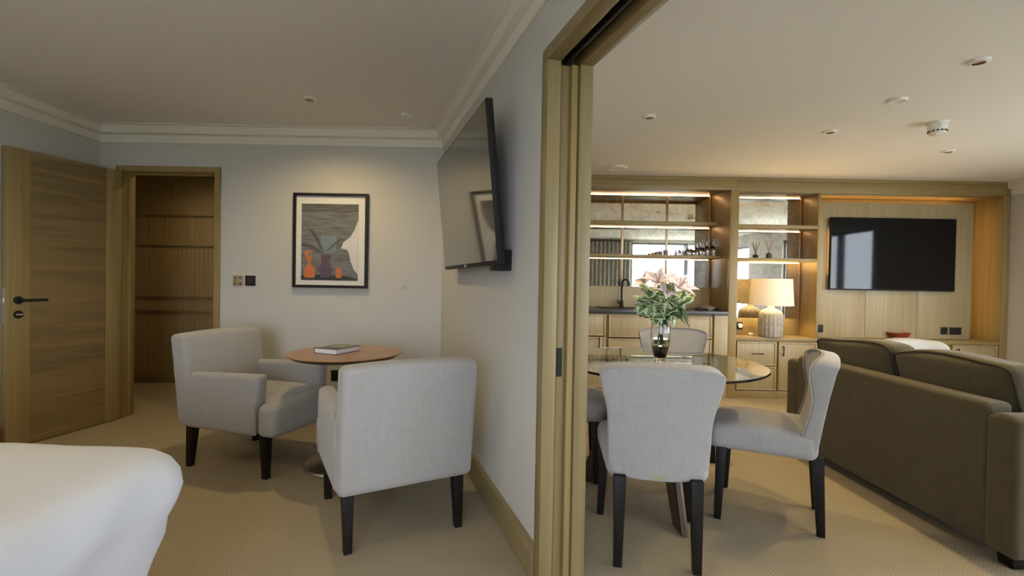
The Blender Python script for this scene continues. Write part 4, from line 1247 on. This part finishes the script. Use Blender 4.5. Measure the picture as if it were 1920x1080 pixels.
def sprig(tip, n, label, k, lw=(.052, .043), mat='leaf_var'):
    t = thing('foliage_sprig', label, 'foliage', (VX, VY, VZ), 0, 'leafy sprigs in the vase')
    rnd = random.Random(k * 31)
    pts = stem_to(tip, k + 3)
    bm = B(); tube(bm, pts, .0022, 5); obj('stem', bm, 'stem', t, smooth=True)
    bm = B(); top = pts[-9:]
    for i in range(n):
        f = i / (n - 1); q = top[min(8, int(f * 8))]
        ax = (Vector(tip) - Vector((0, 0, .2))).normalized()
        side = Vector((rnd.uniform(-1, 1), rnd.uniform(-1, 1), rnd.uniform(-.6, .7))).normalized()
        dr = side * (1.0 - .35 * f) + ax * (.25 + .5 * f)
        leaf(bm, q, dr, Vector((rnd.uniform(-.4, .4), rnd.uniform(-.9, .1), 1)), rnd.uniform(.8, 1.25) * lw[0] * 1.25, rnd.uniform(1.0, 1.45) * lw[1], rnd.uniform(.05, .5), 6)
    o = obj('leaves', bm, mat, t, smooth='all'); o['kind'] = 'stuff'; thicken(o)
SP = [((-.105, -.075, .245), 15, 'variegated sprig drooping low on the tap side of the vase'),
      ((-.125, .0, .335), 16, 'variegated sprig spreading widest on the tap side'),
      ((-.085, -.05, .375), 16, 'variegated sprig just under the topmost lily'),
      ((-.04, -.10, .300), 15, 'variegated sprig at the bouquet front over the vase rim'),
      ((.02, .05, .40), 16, 'variegated sprig upright behind the peach lily'),
      ((.10, -.06, .320), 16, 'variegated sprig below the open lily on lamp side'),
      ((.145, .02, .330), 16, 'variegated sprig spreading widest on the lamp side'),
      ((.115, .06, .265), 14, 'variegated sprig hanging towards the biscuit dish'),
      ((-.06, .09, .32), 14, 'variegated sprig at the back on the tap side'),
      ((.055, -.07, .375), 15, 'variegated sprig pointing forward under the open lily'),
      ((-.11, -.05, .290), 15, 'variegated sprig at mid height facing the tap side'),
      ((.0, -.11, .250), 12, 'variegated sprig lowest at the front, over the vase neck'),
      ((-.07, -.02, .385), 14, 'variegated sprig reaching up between the two left blooms')]
for k, (tp_, n, lb) in enumerate(SP): sprig(tp_, n, lb, k)
for k, (tp_, lb) in enumerate((((.035, -.085, .27), 'dark green long-leaved stem at the bouquet centre'), ((.075, -.07, .30), 'dark green long-leaved stem whose leaf hangs beside the vase'))):
    t = thing('lily_cutting', lb, 'foliage', (VX, VY, VZ), 0, 'dark leafy stems in the vase')
    bm = B(); tube(bm, stem_to(tp_, k + 15), .0025, 5); obj('stem', bm, 'stem', t, smooth=True)
    bm = B(); q = Vector(tp_)
    if k == 0:
        for dr in ((-.3, -.6, .5), (.2, -.5, .9), (.5, -.5, -.2), (0, -.7, .1), (-.5, -.5, -.1)): leaf(bm, q, dr, (0, -.3, 1), .085, .028, .5, 8, 'petal')
    else:
        leaf(bm, q, (.32, -.25, -.95), (.5, -.8, .2), .125, .026, -.1, 8, 'petal')
        for dr in ((.4, -.5, -.5), (-.1, -.7, -.5), (.3, -.4, .6)): leaf(bm, q, dr, (0, -.3, 1), .085, .026, .3, 8, 'petal')
    o = obj('leaves', bm, 'leaf_dark', t, smooth='all'); thicken(o)

# ------------------------------------------------------------------ curtains on the rear living-room wall (seen in the bar mirror)
def curtain(x0, x1, y, label):
    t = thing('curtain', label, 'curtain', (0, 0, 0), 0, 'grey living room curtains')
    bm = B(); n = 120; fr_ = []
    for i in range(n + 1):
        f = i / n; x = x0 + (x1 - x0) * f
        fr_.append((x, y + .032 * math.sin(f * (x1 - x0) * 62)))
    poly = fr_ + [(p[0], p[1] - .006) for p in fr_[::-1]]
    A = [bm.verts.new((p[0], p[1], .02)) for p in poly]; Bv = [bm.verts.new((p[0], p[1], 2.2)) for p in poly]
    m_ = len(poly)
    for i in range(m_): bm.faces.new([A[i], A[(i + 1) % m_], Bv[(i + 1) % m_], Bv[i]])
    obj('fabric', bm, plain('grey_curtain_cloth', (.36, .34, .30), .9), t, smooth='all')
    bm = B(); tube(bm, [(x0 - .03, y, 2.215), (x1 + .03, y, 2.215)], .012, 8); obj('rail', bm, 'black', t, smooth=True)
curtain(1.75, 2.95, -1.07, 'gathered grey curtain beside the rear living room window')
